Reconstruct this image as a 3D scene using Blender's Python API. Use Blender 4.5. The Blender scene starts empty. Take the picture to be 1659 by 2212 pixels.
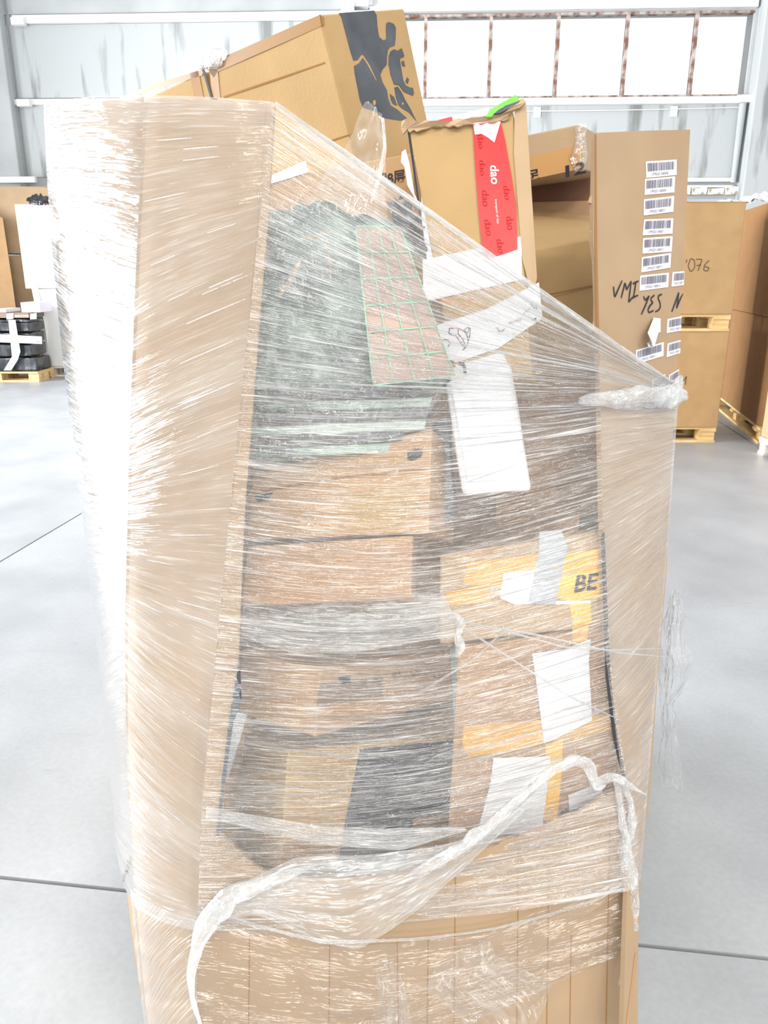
import bpy, bmesh, math, random
import numpy as np
from mathutils import Vector, Matrix, noise as mnoise

random.seed(7)
sc = bpy.context.scene
COL = sc.collection

# ------------------------------------------------------------------ camera
F, CX, CY = 1661.0, 829.5, 1106.0          # focal length and centre in photo pixels (1659 x 2212)
PITCH = math.radians(17.4)
CAMZ = 1.5
cs, sn = math.cos(PITCH), math.sin(PITCH)
cam = bpy.data.cameras.new('camera')
cam.sensor_fit = 'VERTICAL'
cam.sensor_height = 24.0
cam.lens = F / 2212.0 * 24.0
cam.clip_start, cam.clip_end = 0.05, 200
camo = bpy.data.objects.new('camera', cam)
COL.objects.link(camo)
camo.location = (0, 0, CAMZ)
camo.rotation_euler = (math.pi / 2 - PITCH, 0, 0)
sc.camera = camo

# ------------------------------------------------------------------ world, lights, exposure
world = bpy.data.worlds.new('world')
sc.world = world
world.use_nodes = True
bg = world.node_tree.nodes['Background']
bg.inputs['Color'].default_value = (0.965, 0.985, 1.0, 1)
bg.inputs['Strength'].default_value = 0.98

def area(name, loc, rot, sx, sy, power, col, spread=None):
    l = bpy.data.lights.new(name, 'AREA')
    l.shape = 'RECTANGLE'; l.size = sx; l.size_y = sy; l.energy = power; l.color = col
    if spread: l.spread = math.radians(spread)
    o = bpy.data.objects.new(name, l); COL.objects.link(o)
    o.location = loc; o.rotation_euler = rot
    return o
# daylight through the open gate in the left wall
area('gate_daylight', (-9.3, 5.7, 2.4), (0, -math.pi / 2, 0), 4.6, 6.6, 1700, (0.97, 0.985, 1.0), 130)
# unseen area lights added behind the camera: film glints and front fill
for i, (lx, ly) in enumerate(((-3.2, -1.5), (-0.6, -2.6), (2.4, -1.8), (-2.0, -5.5), (1.4, -5.0), (4.6, -4.5))):
    area('added_glint_light', (lx, ly, 5.2), (0, 0, 0.15 * i), 1.9, 0.22, 110, (1.0, 0.96, 0.86))
area('added_front_fill', (0.8, -9.0, 2.9), (math.radians(90), 0, 0), 4.6, 3.2, 330, (1.0, 0.985, 0.95))

vs = sc.view_settings
vs.view_transform = 'Standard'; vs.look = 'None'; vs.gamma = 1.0; vs.use_curve_mapping = False
vs.exposure = 0.2

# ------------------------------------------------------------------ helpers: pixels, points
def ray(px, py):
    u, v = (px - CX) / F, (CY - py) / F
    return np.array((u, cs + v * sn, v * cs - sn))
CAM = np.array((0, 0, CAMZ))
def at(px, py, Y):
    d = ray(px, py); return CAM + d * (Y / d[1])
def on_z(px, py, z=0.0):
    d = ray(px, py); return CAM + d * ((z - CAMZ) / d[2])
def proj(P):
    d = np.asarray(P, float) - CAM
    dep = d[1] * cs - d[2] * sn
    return CX + F * d[0] / dep, CY - F * (d[1] * sn + d[2] * cs) / dep
def unit(v):
    v = np.asarray(v, float); return v / np.linalg.norm(v)
class Plane:
    def __init__(s, p, a, b):
        s.p = np.asarray(p, float); s.n = unit(np.cross(np.asarray(a) - s.p, np.asarray(b) - s.p))
        if np.dot(s.n, CAM - s.p) < 0: s.n = -s.n
    def hit(s, px, py, off=0.0):
        d = ray(px, py); q = s.p + s.n * off
        return CAM + d * (np.dot(q - CAM, s.n) / np.dot(d, s.n))
def lin(r, g, b):
    f = lambda c: (c / 255 / 12.92) if c / 255 <= 0.04045 else ((c / 255 + 0.055) / 1.055) ** 2.4
    return (f(r), f(g), f(b), 1)

# ------------------------------------------------------------------ helpers: objects
WL = {}
def place(o, wl, parent):
    WL[o.name] = Vector(wl)
    o.location = wl
    if parent is not None:
        o.parent = parent
        o.matrix_parent_inverse = Matrix.Translation(-WL[parent.name])
def thing(name, label, cat, loc=(0, 0, 0), group=None):
    o = bpy.data.objects.new(name, None); COL.objects.link(o)
    o.empty_display_size = 0.1
    place(o, Vector(loc), None)
    o['label'] = label; o['category'] = cat
    if group: o['group'] = group
    return o
def tag(o, label=None, cat=None, group=None, kind=None):
    if label: o['label'] = label
    if cat: o['category'] = cat
    if group: o['group'] = group
    if kind: o['kind'] = kind
    return o
def mesh_obj(name, verts, faces, mat, parent=None, uv=None, smooth=False, mats=None, fmat=None):
    V = np.asarray(verts, float)
    c = (V.min(0) + V.max(0)) / 2
    me = bpy.data.meshes.new(name)
    me.from_pydata([tuple(v) for v in (V - c)], [], [tuple(int(i) for i in f) for f in faces])
    for m in (mats or [mat]): me.materials.append(m)
    if fmat is not None: me.polygons.foreach_set('material_index', fmat)
    if uv is not None:
        l = me.uv_layers.new(name='UVMap')
        idx = np.empty(len(me.loops), dtype=np.int64); me.loops.foreach_get('vertex_index', idx)
        l.data.foreach_set('uv', np.asarray(uv, float)[idx].ravel())
    if smooth: me.polygons.foreach_set('use_smooth', [True] * len(me.polygons))
    me.update()
    o = bpy.data.objects.new(name, me); COL.objects.link(o)
    place(o, Vector(c), parent)
    return o
def prism(name, poly, nrm, thick, mat, parent=None):
    """polygon poly (3d points) made `thick` deep along -nrm"""
    P = np.asarray(poly, float); n = len(P); B = P - np.asarray(nrm) * thick
    V = np.vstack((P, B))
    f = [list(range(n)), list(range(2 * n - 1, n - 1, -1))] + [[i, i + n, (i + 1) % n + n, (i + 1) % n] for i in range(n)]
    me_o = mesh_obj(name, V, f, mat, parent)
    bm = bmesh.new(); bm.from_mesh(me_o.data); bmesh.ops.recalc_face_normals(bm, faces=bm.faces); bm.to_mesh(me_o.data); bm.free()
    return me_o
def decal(name, plane, pix, mat, parent, off=0.0012, thick=0.0008):
    return prism(name, [plane.hit(x, y, off) for x, y in pix], plane.n, thick, mat, parent)
HEXF = [(0, 1, 2, 3), (5, 4, 7, 6), (4, 0, 3, 7), (1, 5, 6, 2), (3, 2, 6, 7), (4, 5, 1, 0)]
def hexa(name, c8, mat, parent=None, warp=0.003, cuts=5, bev=0.003, seed=0):
    """c8: front BL BR TR TL, back BL BR TR TL"""
    V = np.asarray(c8, float); c = (V.min(0) + V.max(0)) / 2
    bm = bmesh.new()
    vv = [bm.verts.new(tuple(v - c)) for v in V]
    for f in HEXF: bm.faces.new([vv[i] for i in f])
    bmesh.ops.recalc_face_normals(bm, faces=bm.faces)
    if cuts: bmesh.ops.subdivide_edges(bm, edges=bm.edges[:], cuts=cuts, use_grid_fill=True)
    if warp:
        for v in bm.verts:
            v.co += Vector(mnoise.noise_vector(v.co * 5 + Vector((seed * 3.1, seed, 0)))) * warp
    me = bpy.data.meshes.new(name); bm.to_mesh(me); bm.free()
    me.materials.append(mat)
    o = bpy.data.objects.new(name, me); COL.objects.link(o)
    place(o, Vector(c), parent)
    if bev:
        m = o.modifiers.new('bevel', 'BEVEL'); m.width = bev; m.segments = 2; m.limit_method = 'ANGLE'; m.angle_limit = math.radians(40)
    return o
def boxmesh(name, x0, x1, y0, y1, z0, z1, mat, parent=None, **k):
    c = [(x0, y0, z0), (x1, y0, z0), (x1, y0, z1), (x0, y0, z1), (x0, y1, z0), (x1, y1, z0), (x1, y1, z1), (x0, y1, z1)]
    k = {**dict(warp=0, cuts=0, bev=0), **k}
    return hexa(name, c, mat, parent, **k)
def front_box(pix, depth, Ys):
    """pix: TL TR BR BL in the photo with distances Ys; depth along the face's normal"""
    sh = 0.0
    for _ in range(3):
        pl = Plane(*[at(pix[i][0], pix[i][1], Ys[i] + sh) for i in (0, 1, 3)])
        C4 = [pl.hit(*p) for p in pix]
        if Ys[0] < 1.6: sh += max(0.0, max(FY(*p) + .022 - c[1] for p, c in zip(pix, C4)))
    TL, TR, BR, BL = C4
    n = unit(np.cross(BR - BL, TL - BL))
    if n[1] < 0: n = -n
    c8 = [BL, BR, TR, TL] + [q + n * depth for q in (BL, BR, TR, TL)]
    return c8, Plane(BL, BR, TL)
def trihedron(c, p1, p2, p3, Y, sgn=1):
    """corner of a right-angled carton: three edges seen in the photo give its turn in space"""
    C0 = at(c[0], c[1], Y); r = unit(ray(*c)); T = []
    for p in (p1, p2, p3):
        d = ray(*p); t = d - r * np.dot(d, r); T.append(unit(t))
    c12, c13, c23 = -T[0] @ T[1], -T[0] @ T[2], -T[1] @ T[2]
    k1 = sgn * math.sqrt(max(1e-6, c12 * c13 / c23)); k2, k3 = c12 / k1, c13 / k1
    return C0, [unit(t + r * k) for t, k in zip(T, (k1, k2, k3))]
def reach(C0, e, p):
    best = min(np.linspace(0.01, 2.0, 1500), key=lambda t: (proj(C0 + e * t)[0] - p[0]) ** 2 + (proj(C0 + e * t)[1] - p[1]) ** 2)
    return best
def vnoise(x, y, seed=0):
    x = np.asarray(x, float); y = np.asarray(y, float)
    xi, yi = np.floor(x).astype(np.int64), np.floor(y).astype(np.int64)
    fx, fy = x - xi, y - yi; fx = fx * fx * (3 - 2 * fx); fy = fy * fy * (3 - 2 * fy)
    def h(a, b):
        n = (a * 374761393 + b * 668265263 + seed * 974711) & 0xffffffff
        n = ((n ^ (n >> 13)) * 1274126177) & 0xffffffff
        return ((n ^ (n >> 16)) & 0xffff) / 65535.0
    return (h(xi, yi) * (1 - fx) + h(xi + 1, yi) * fx) * (1 - fy) + (h(xi, yi + 1) * (1 - fx) + h(xi + 1, yi + 1) * fx) * fy
def grid_obj(name, P, mat, parent, uv=None, smooth=True):
    nv, nu = P.shape[:2]
    idx = np.arange(nv * nu).reshape(nv, nu)
    f = np.stack((idx[:-1, :-1], idx[:-1, 1:], idx[1:, 1:], idx[1:, :-1]), -1).reshape(-1, 4)
    return mesh_obj(name, P.reshape(-1, 3), f.tolist(), mat, parent, None if uv is None else uv.reshape(-1, 2), smooth)
def grid_normals(P):
    n = np.cross(np.gradient(P, axis=1), np.gradient(P, axis=0)); n /= np.linalg.norm(n, axis=2, keepdims=True) + 1e-9
    d = CAM - P
    n *= np.sign((n * d).sum(2, keepdims=True) + 1e-9)
    return n
def resample(pts, n):
    p = np.asarray(pts, float); d = np.r_[0, np.cumsum(np.linalg.norm(np.diff(p, axis=0), axis=1))]
    s = np.linspace(0, d[-1], n)
    return np.stack([np.interp(s, d, p[:, i]) for i in range(p.shape[1])], 1)
def smoothpath(pts, n):
    p = resample(pts, n); k = max(2, n // (3 * len(pts)))
    q = np.vstack([np.repeat(p[:1], k, 0), p, np.repeat(p[-1:], k, 0)]); w = np.hanning(2 * k + 3)[1:-1]; w /= w.sum()
    return np.stack([np.convolve(q[:, i], w, 'valid') for i in range(p.shape[1])], 1)[:n]
def rope(name, pts, rad, mat, parent, n=70, sides=12, flat=0.5, seed=1, ridges=5, lump=0.35):
    """twisted, fluted strand of film along a path; rad: radii along it"""
    C = smoothpath(pts, n); R = np.interp(np.linspace(0, 1, n), np.linspace(0, 1, len(rad)), rad)
    T = np.gradient(C, axis=0); T /= np.linalg.norm(T, axis=1, keepdims=True)
    V = np.zeros((n, sides + 1, 3)); UV = np.zeros((n, sides + 1, 2))
    for i in range(n):
        d = unit(C[i] - CAM); a = unit(np.cross(T[i], d)); b = np.cross(a, T[i])
        for j in range(sides + 1):
            th = 2 * math.pi * j / sides
            k = R[i] * (1 + lump * (float(vnoise(i * 0.12, (j % sides) * 1.3, seed)) - 0.5) * 2 + 0.18 * math.cos(ridges * th + i * 0.15))
            V[i, j] = C[i] + a * math.cos(th) * k + b * math.sin(th) * k * flat
            UV[i, j] = (i * 0.02, j / sides * 0.25)
    return grid_obj(name, V, mat, parent, UV)
def ribbon(name, plane, pts, w, mat, parent, off=0.0014):
    """pen stroke on a plane; pts in photo pixels, w in metres (or a list)"""
    P = [plane.hit(x, y, off) for x, y in pts]
    P = smoothpath(P, max(8, 6 * len(P))); n = len(P)
    ws = np.interp(np.linspace(0, 1, n), np.linspace(0, 1, len(w)) if hasattr(w, '__len__') else [0, 1], w if hasattr(w, '__len__') else [w, w])
    T = np.gradient(P, axis=0); S = np.cross(T, plane.n); S /= np.linalg.norm(S, axis=1, keepdims=True) + 1e-9
    V = np.vstack((P - S * ws[:, None] / 2, P + S * ws[:, None] / 2))
    f = [(i, i + 1, i + 1 + n, i + n) for i in range(n - 1)]
    return V, f
def strokes(name, plane, lines, w, mat, parent, off=0.0014):
    VV, FF, k = [], [], 0
    for ln in lines:
        V, f = ribbon(name, plane, ln, w, mat, parent, off)
        VV.append(V); FF += [tuple(i + k for i in q) for q in f]; k += len(V)
    return mesh_obj(name, np.vstack(VV), FF, mat, parent)
def lettering(name, plane, s, p0, p1, p2, mat, parent, off=0.0014, bold=0.0):
    """words laid on a plane: p0/p1 ends of the baseline, p2 above p0 (photo pixels)"""
    cu = bpy.data.curves.new('t', 'FONT'); cu.body = s; cu.size = 1.0; cu.offset = bold
    o = bpy.data.objects.new('t', cu); COL.objects.link(o)
    me = bpy.data.meshes.new_from_object(o.evaluated_get(bpy.context.evaluated_depsgraph_get()))
    V = np.array([v.co[:] for v in me.vertices]); fs = [tuple(p.vertices) for p in me.polygons]
    bpy.data.objects.remove(o); bpy.data.curves.remove(cu); bpy.data.meshes.remove(me)
    if not len(V): return None
    lo, hi = V.min(0), V.max(0); q = (V - lo) / np.maximum(hi - lo, 1e-6)
    O, A, B = plane.hit(*p0, off), plane.hit(*p1, off), plane.hit(*p2, off)
    return mesh_obj(name, O + q[:, :1] * (A - O) + q[:, 1:2] * (B - O), fs, mat, parent)

# ------------------------------------------------------------------ materials
def newmat(name):
    m = bpy.data.materials.new(name); m.use_nodes = True
    nt = m.node_tree; b = nt.nodes['Principled BSDF']
    return m, nt, b
def N(nt, t, **k):
    n = nt.nodes.new(t)
    for a, v in k.items(): setattr(n, a, v)
    return n
def plain(name, col, rough=0.6, spec=0.3, metal=0.0):
    m, nt, b = newmat(name)
    b.inputs['Base Color'].default_value = col; b.inputs['Roughness'].default_value = rough
    b.inputs['Specular IOR Level'].default_value = spec; b.inputs['Metallic'].default_value = metal
    return m
def mottled(name, c1, c2, scale=6, rough=0.8, spec=0.2, bump=0.0, bscale=40, stretch=(1, 1, 1), lo=0.35, hi=0.65, detail=5):
    m, nt, b = newmat(name)
    tc = N(nt, 'ShaderNodeTexCoord'); mp = N(nt, 'ShaderNodeMapping'); mp.inputs['Scale'].default_value = stretch
    nz = N(nt, 'ShaderNodeTexNoise'); nz.inputs['Scale'].default_value = scale; nz.inputs['Detail'].default_value = detail
    rp = N(nt, 'ShaderNodeValToRGB')
    rp.color_ramp.elements[0].position = lo; rp.color_ramp.elements[0].color = c1
    rp.color_ramp.elements[1].position = hi; rp.color_ramp.elements[1].color = c2
    L = nt.links.new
    L(tc.outputs['Object'], mp.inputs['Vector']); L(mp.outputs[0], nz.inputs['Vector']); L(nz.outputs['Fac'], rp.inputs[0]); L(rp.outputs[0], b.inputs['Base Color'])
    b.inputs['Roughness'].default_value = rough; b.inputs['Specular IOR Level'].default_value = spec
    if bump:
        n2 = N(nt, 'ShaderNodeTexNoise'); n2.inputs['Scale'].default_value = bscale; n2.inputs['Detail'].default_value = 3
        bp = N(nt, 'ShaderNodeBump'); bp.inputs['Strength'].default_value = bump; bp.inputs['Distance'].default_value = 0.004
        L(mp.outputs[0], n2.inputs['Vector']); L(n2.outputs['Fac'], bp.inputs['Height']); L(bp.outputs[0], b.inputs['Normal'])
    return m
def card(name, r, g, b_, rough=0.85, d=0.05, spec=0.15):
    c = lin(r, g, b_)
    lo = tuple(x * (1 - d) for x in c[:3]) + (1,); hi = tuple(min(1, x * (1 + d)) for x in c[:3]) + (1,)
    return mottled(name, lo, hi, 7, rough, spec, 0.12, 160)

def film(name, haze=0.08, streak=0.5, su=7, sv=190, bump=0.7, tint=(0.97, 0.975, 0.98), rough=0.07, refl=1.6, low=0.36, patch=7, pmin=0.38):
    m = bpy.data.materials.new(name); m.use_nodes = True
    nt = m.node_tree; nt.nodes.clear(); L = nt.links.new
    out = N(nt, 'ShaderNodeOutputMaterial')
    uvn = N(nt, 'ShaderNodeUVMap')
    def nz(sx, sy, det, dist=0.0):
        mp = N(nt, 'ShaderNodeMapping'); mp.inputs['Scale'].default_value = (sx, sy, 1)
        t = N(nt, 'ShaderNodeTexNoise'); t.noise_dimensions = '2D'; t.inputs['Scale'].default_value = 1.0; t.inputs['Detail'].default_value = det
        t.inputs['Distortion'].default_value = dist
        L(uvn.outputs[0], mp.inputs[0]); L(mp.outputs[0], t.inputs['Vector']); return t.outputs['Fac']
    def rng(x, a, b, c=0.0, d=1.0):
        r = N(nt, 'ShaderNodeMapRange'); r.inputs[1].default_value = a; r.inputs[2].default_value = b; r.inputs[3].default_value = c; r.inputs[4].default_value = d
        L(x, r.inputs[0]); return r.outputs[0]
    def mth(op, a, b):
        x = N(nt, 'ShaderNodeMath', operation=op)
        for i, v in enumerate((a, b)):
            if isinstance(v, (int, float)): x.inputs[i].default_value = v
            else: L(v, x.inputs[i])
        return x.outputs[0]
    n0 = nz(patch * 0.6, patch, 3); n1 = nz(su, sv * 0.35, 3, 0.2); n2 = nz(su * 2.0, sv, 2, 0.15); n3 = nz(su * 4.5, sv * 1.6, 1)
    r1 = rng(n1, 0.58, 0.72); r2 = rng(n2, 0.60, 0.74); r3 = rng(n3, 0.66, 0.8)
    pt = rng(n0, low, 0.66, pmin, 1.0)
    sm = mth('ADD', mth('ADD', mth('MULTIPLY', r1, 0.4), mth('MULTIPLY', r2, 0.85)), mth('MULTIPLY', r3, 0.75))
    wht = mth('MINIMUM', mth('ADD', mth('MULTIPLY', mth('MULTIPLY', sm, pt), streak), mth('MULTIPLY', pt, haze)), 0.9)
    hgt = mth('ADD', mth('ADD', mth('MULTIPLY', n1, 1.2), mth('MULTIPLY', n2, 0.7)), mth('MULTIPLY', n3, 0.35))
    bp = N(nt, 'ShaderNodeBump'); bp.inputs['Strength'].default_value = bump; bp.inputs['Distance'].default_value = 0.006
    L(hgt, bp.inputs['Height'])
    gm_ = N(nt, 'ShaderNodeNewGeometry')            # thin film: both faces reflect alike
    fr = N(nt, 'ShaderNodeFresnel'); L(rng(gm_.outputs['Backfacing'], 0, 1, 1.5, 1 / 1.5), fr.inputs['IOR']); L(bp.outputs[0], fr.inputs['Normal'])
    fac = mth('MINIMUM', mth('MULTIPLY', fr.outputs[0], refl), 0.95)
    tr = N(nt, 'ShaderNodeBsdfTransparent'); tr.inputs['Color'].default_value = (*tint, 1)
    gl = N(nt, 'ShaderNodeBsdfGlossy'); gl.inputs['Roughness'].default_value = rough; gl.inputs['Color'].default_value = (1, 1, 1, 1); L(bp.outputs[0], gl.inputs['Normal'])
    df = N(nt, 'ShaderNodeBsdfDiffuse'); df.inputs['Color'].default_value = (0.95, 0.955, 0.96, 1); L(bp.outputs[0], df.inputs['Normal'])
    tl = N(nt, 'ShaderNodeBsdfTranslucent'); tl.inputs['Color'].default_value = (0.95, 0.955, 0.96, 1)
    m1 = N(nt, 'ShaderNodeMixShader'); m1.inputs[0].default_value = 0.55; L(df.outputs[0], m1.inputs[1]); L(tl.outputs[0], m1.inputs[2])
    m2 = N(nt, 'ShaderNodeMixShader'); L(wht, m2.inputs[0]); L(tr.outputs[0], m2.inputs[1]); L(m1.outputs[0], m2.inputs[2])
    m3 = N(nt, 'ShaderNodeMixShader'); L(fac, m3.inputs[0]); L(m2.outputs[0], m3.inputs[1]); L(gl.outputs[0], m3.inputs[2])
    L(m3.outputs[0], out.inputs['Surface'])
    return m

M = {}
M['card'] = card('kraft_board', 154, 131, 106)
M['card_gold'] = card('golden_kraft_board', 168, 140, 100)
M['card_tan'] = card('tan_board', 168, 144, 116)
M['card_orange'] = card('orange_kraft_board', 172, 139, 104)
M['card_dark'] = card('brown_board', 146, 117, 88)
M['card_back'] = card('pallet_box_board', 180, 147, 106)
M['card_red'] = card('reddish_board', 160, 128, 98)
M['card_shade'] = card('shade_toned_board', 112, 82, 64)  # darkened to hold the underside shade of the 12 carton
M['card_shaded_box'] = card('shaded_pallet_box_board', 148, 112, 76)  # kraft darkened to carry the shade on the right-hand box
M['tape_clear'] = plain('clear_parcel_tape', lin(180, 138, 88), 0.25, 0.5)
M['tape_brown'] = plain('brown_parcel_tape', lin(142, 104, 56), 0.35, 0.5)
M['groove'] = plain('board_crease', lin(140, 100, 60), 0.9)
M['print_dark'] = mottled('dark_grey_print', lin(70, 74, 80), lin(88, 92, 98), 12, 0.7)
M['ink'] = plain('black_ink', lin(38, 34, 42), 0.6)
M['ink_soft'] = plain('faded_ink', lin(110, 92, 82), 0.7)
M['pen'] = plain('pen_line', lin(92, 74, 58), 0.7)
M['white_paper'] = plain('white_label_paper', lin(214, 214, 218), 0.6)
M['bars'] = plain('barcode_bars', lin(104, 102, 118), 0.6)
M['red'] = mottled('red_tape', lin(214, 18, 22), lin(226, 28, 28), 9, 0.3, 0.5)
M['red_dark'] = plain('dark_red_print', lin(158, 14, 20), 0.4)
M['pink'] = plain('pink_tape_back', lin(240, 180, 200), 0.5)
M['green'] = plain('green_strap', lin(100, 214, 60), 0.4, 0.5)
M['charcoal'] = plain('charcoal_plastic', lin(52, 56, 64), 0.4, 0.5)
M['white_tape'] = mottled('white_parcel_tape', lin(200, 200, 205), lin(210, 210, 214), 8, 0.4, 0.4)
M['yellow'] = mottled('yellow_tape', lin(220, 164, 40), lin(228, 176, 54), 9, 0.4, 0.4)
M['amber'] = mottled('amber_tape', lin(196, 146, 62), lin(206, 158, 74), 9, 0.35, 0.4)
M['grey_tape'] = mottled('grey_tape', lin(150, 156, 162), lin(166, 171, 176), 9, 0.4, 0.4)
M['foam'] = mottled('white_foam', lin(208, 207, 208), lin(216, 215, 217), 9, 0.7)
M['black_plastic'] = mottled('black_plastic', lin(26, 28, 32), lin(60, 64, 70), 9, 0.25, 0.6, 0.6, 18)
M['green_dark'] = mottled('dark_green_plastic', lin(30, 52, 46), lin(150, 172, 158), 9, 0.25, 0.6, 0.9, 26, lo=0.36, hi=0.68, detail=7)
M['green_pale'] = mottled('pale_green_plastic', lin(120, 150, 138), lin(170, 186, 176), 9, 0.3, 0.5, 0.5, 22)
M['mauve'] = mottled('greyish_card_under_grid', lin(150, 128, 118), lin(172, 150, 138), 7, 0.5, 0.4)
M['grid_green'] = plain('green_grid_line', lin(136, 180, 156), 0.4)
M['wall'] = mottled('whitewashed_wall', lin(176, 180, 181), lin(192, 196, 197), 1.3, 0.85, 0.1, 0.25, 9, detail=7)
M['wall_stain'] = mottled('stained_wall_panel', lin(142, 145, 144), lin(190, 194, 195), 1.3, 0.85, 0.1, 0.25, 9, (3.2, 3.2, 0.5), 0.34, 0.46, 10)
M['wall_trim'] = mottled('painted_rail', lin(196, 194, 188), lin(240, 240, 238), 3.5, 0.7, 0.2, 0.3, 14, (0.4, 1, 3), 0.28, 0.42, 8)
M['rust'] = mottled('rusty_window_bar', lin(128, 92, 76), lin(196, 186, 180), 9, 0.7, 0.3, 0.3, 20, (1, 1, 0.8), 0.38, 0.6, 6)
M['brick'] = mottled('chipped_brick', lin(170, 150, 128), lin(236, 234, 228), 14, 0.9, 0.1, 0.8, 22, (1, 1, 1), 0.35, 0.5, 5)
M['joint'] = plain('dark_joint', lin(52, 52, 56), 0.9)
M['wood'] = mottled('pale_pallet_wood', lin(205, 170, 116), lin(236, 206, 152), 6, 0.8, 0.15, 0.25, 40, (1, 8, 8))
M['wood_pale'] = mottled('white_pallet_wood', lin(228, 216, 196), lin(244, 236, 222), 6, 0.8, 0.15, 0.2, 40)
M['white_carton'] = plain('white_carton', lin(244, 243, 240), 0.7)
M['lilac'] = plain('pale_paper', lin(228, 222, 232), 0.7)
M['film_white'] = mottled('white_packing_film', lin(232, 234, 238), lin(250, 250, 252), 20, 0.25, 0.6, 0.5, 30)
M['brown_carton'] = plain('brown_grey_carton', lin(132, 112, 96), 0.7)

# concrete floor
def floor_mat():
    m, nt, b = newmat('grey_concrete'); L = nt.links.new
    tc = N(nt, 'ShaderNodeTexCoord')
    def nz(s, d, st=(1, 1, 1), dist=0.0):
        mp = N(nt, 'ShaderNodeMapping'); mp.inputs['Scale'].default_value = st
        mp.inputs['Rotation'].default_value = (0, 0, 0.7)
        t = N(nt, 'ShaderNodeTexNoise'); t.inputs['Scale'].default_value = s; t.inputs['Detail'].default_value = d; t.inputs['Distortion'].default_value = dist
        L(tc.outputs['Object'], mp.inputs[0]); L(mp.outputs[0], t.inputs['Vector']); return t.outputs['Fac']
    a, s, f = nz(1.6, 9), nz(3.4, 5, (1, 3.2, 1), 1.2), nz(60, 4)
    rp = N(nt, 'ShaderNodeValToRGB'); rp.color_ramp.elements[0].position = .33; rp.color_ramp.elements[0].color = lin(150, 153, 157)
    rp.color_ramp.elements[1].position = .66; rp.color_ramp.elements[1].color = lin(168, 171, 175)
    r2 = N(nt, 'ShaderNodeMapRange'); r2.inputs[1].default_value = .69; r2.inputs[2].default_value = .80; r2.inputs[3].default_value = 0; r2.inputs[4].default_value = .45
    r3 = N(nt, 'ShaderNodeMapRange'); r3.inputs[1].default_value = .3; r3.inputs[2].default_value = .7; r3.inputs[3].default_value = .95; r3.inputs[4].default_value = 1.04
    mx = N(nt, 'ShaderNodeMix', data_type='RGBA'); mx.inputs['B'].default_value = lin(120, 123, 128)
    mu = N(nt, 'ShaderNodeVectorMath', operation='SCALE')
    L(a, rp.inputs[0]); L(s, r2.inputs[0]); L(r2.outputs[0], mx.inputs['Factor']); L(rp.outputs[0], mx.inputs['A'])
    L(f, r3.inputs[0]); L(mx.outputs['Result'], mu.inputs[0]); L(r3.outputs[0], mu.inputs['Scale']); L(mu.outputs[0], b.inputs['Base Color'])
    b.inputs['Roughness'].default_value = 0.42; b.inputs['Specular IOR Level'].default_value = 0.35
    bp = N(nt, 'ShaderNodeBump'); bp.inputs['Strength'].default_value = 0.12; bp.inputs['Distance'].default_value = .01
    L(s, bp.inputs['Height']); L(bp.outputs[0], b.inputs['Normal'])
    return m
M['floor'] = floor_mat()
def glass_mat():
    m = bpy.data.materials.new('window_glass'); m.use_nodes = True; nt = m.node_tree; nt.nodes.clear(); L = nt.links.new
    o = N(nt, 'ShaderNodeOutputMaterial'); t = N(nt, 'ShaderNodeBsdfTransparent'); t.inputs[0].default_value = (1, 1, 1, 1)
    g = N(nt, 'ShaderNodeBsdfGlossy'); g.inputs['Roughness'].default_value = .05
    fr = N(nt, 'ShaderNodeFresnel'); mx = N(nt, 'ShaderNodeMixShader')
    L(fr.outputs[0], mx.inputs[0]); L(t.outputs[0], mx.inputs[1]); L(g.outputs[0], mx.inputs[2]); L(mx.outputs[0], o.inputs[0]); return m
M['glass'] = glass_mat()
M['film'] = film('clear_stretch_film', 0.15, 0.82, su=3.6, sv=210, low=0.3, patch=9, bump=0.9, refl=2.1)
M['film_side'] = film('clear_stretch_film_side', 0.28, 0.45, su=3.8, sv=190, refl=1.9, bump=.45)
M['film_thin'] = film('thin_stretch_film', 0.03, 0.13, su=6, sv=60, bump=0.7, low=0.42, patch=7, pmin=0.05)
M['film_band'] = film('folded_stretch_film', 0.32, 0.7, su=5, sv=90, low=0.2)
M['film_pad'] = film('crumpled_padding_film', 0.55, 0.5, su=9, sv=40, low=0.2, bump=.9)
M['film_low'] = film('lower_stretch_film', 0.16, 0.4, su=4, sv=120, bump=.5)
M['film_rope'] = film('twisted_stretch_film', 0.36, 0.75, su=5, sv=60, low=0.3, bump=0.8)
M['film_bag'] = film('clear_bag_film', 0.14, 0.12, su=9, sv=9, bump=0.5, patch=12)
M['film_loose'] = film('crumpled_loose_film', 0.10, 0.5, su=26, sv=34, bump=0.5, patch=10, refl=1.1)

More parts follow.
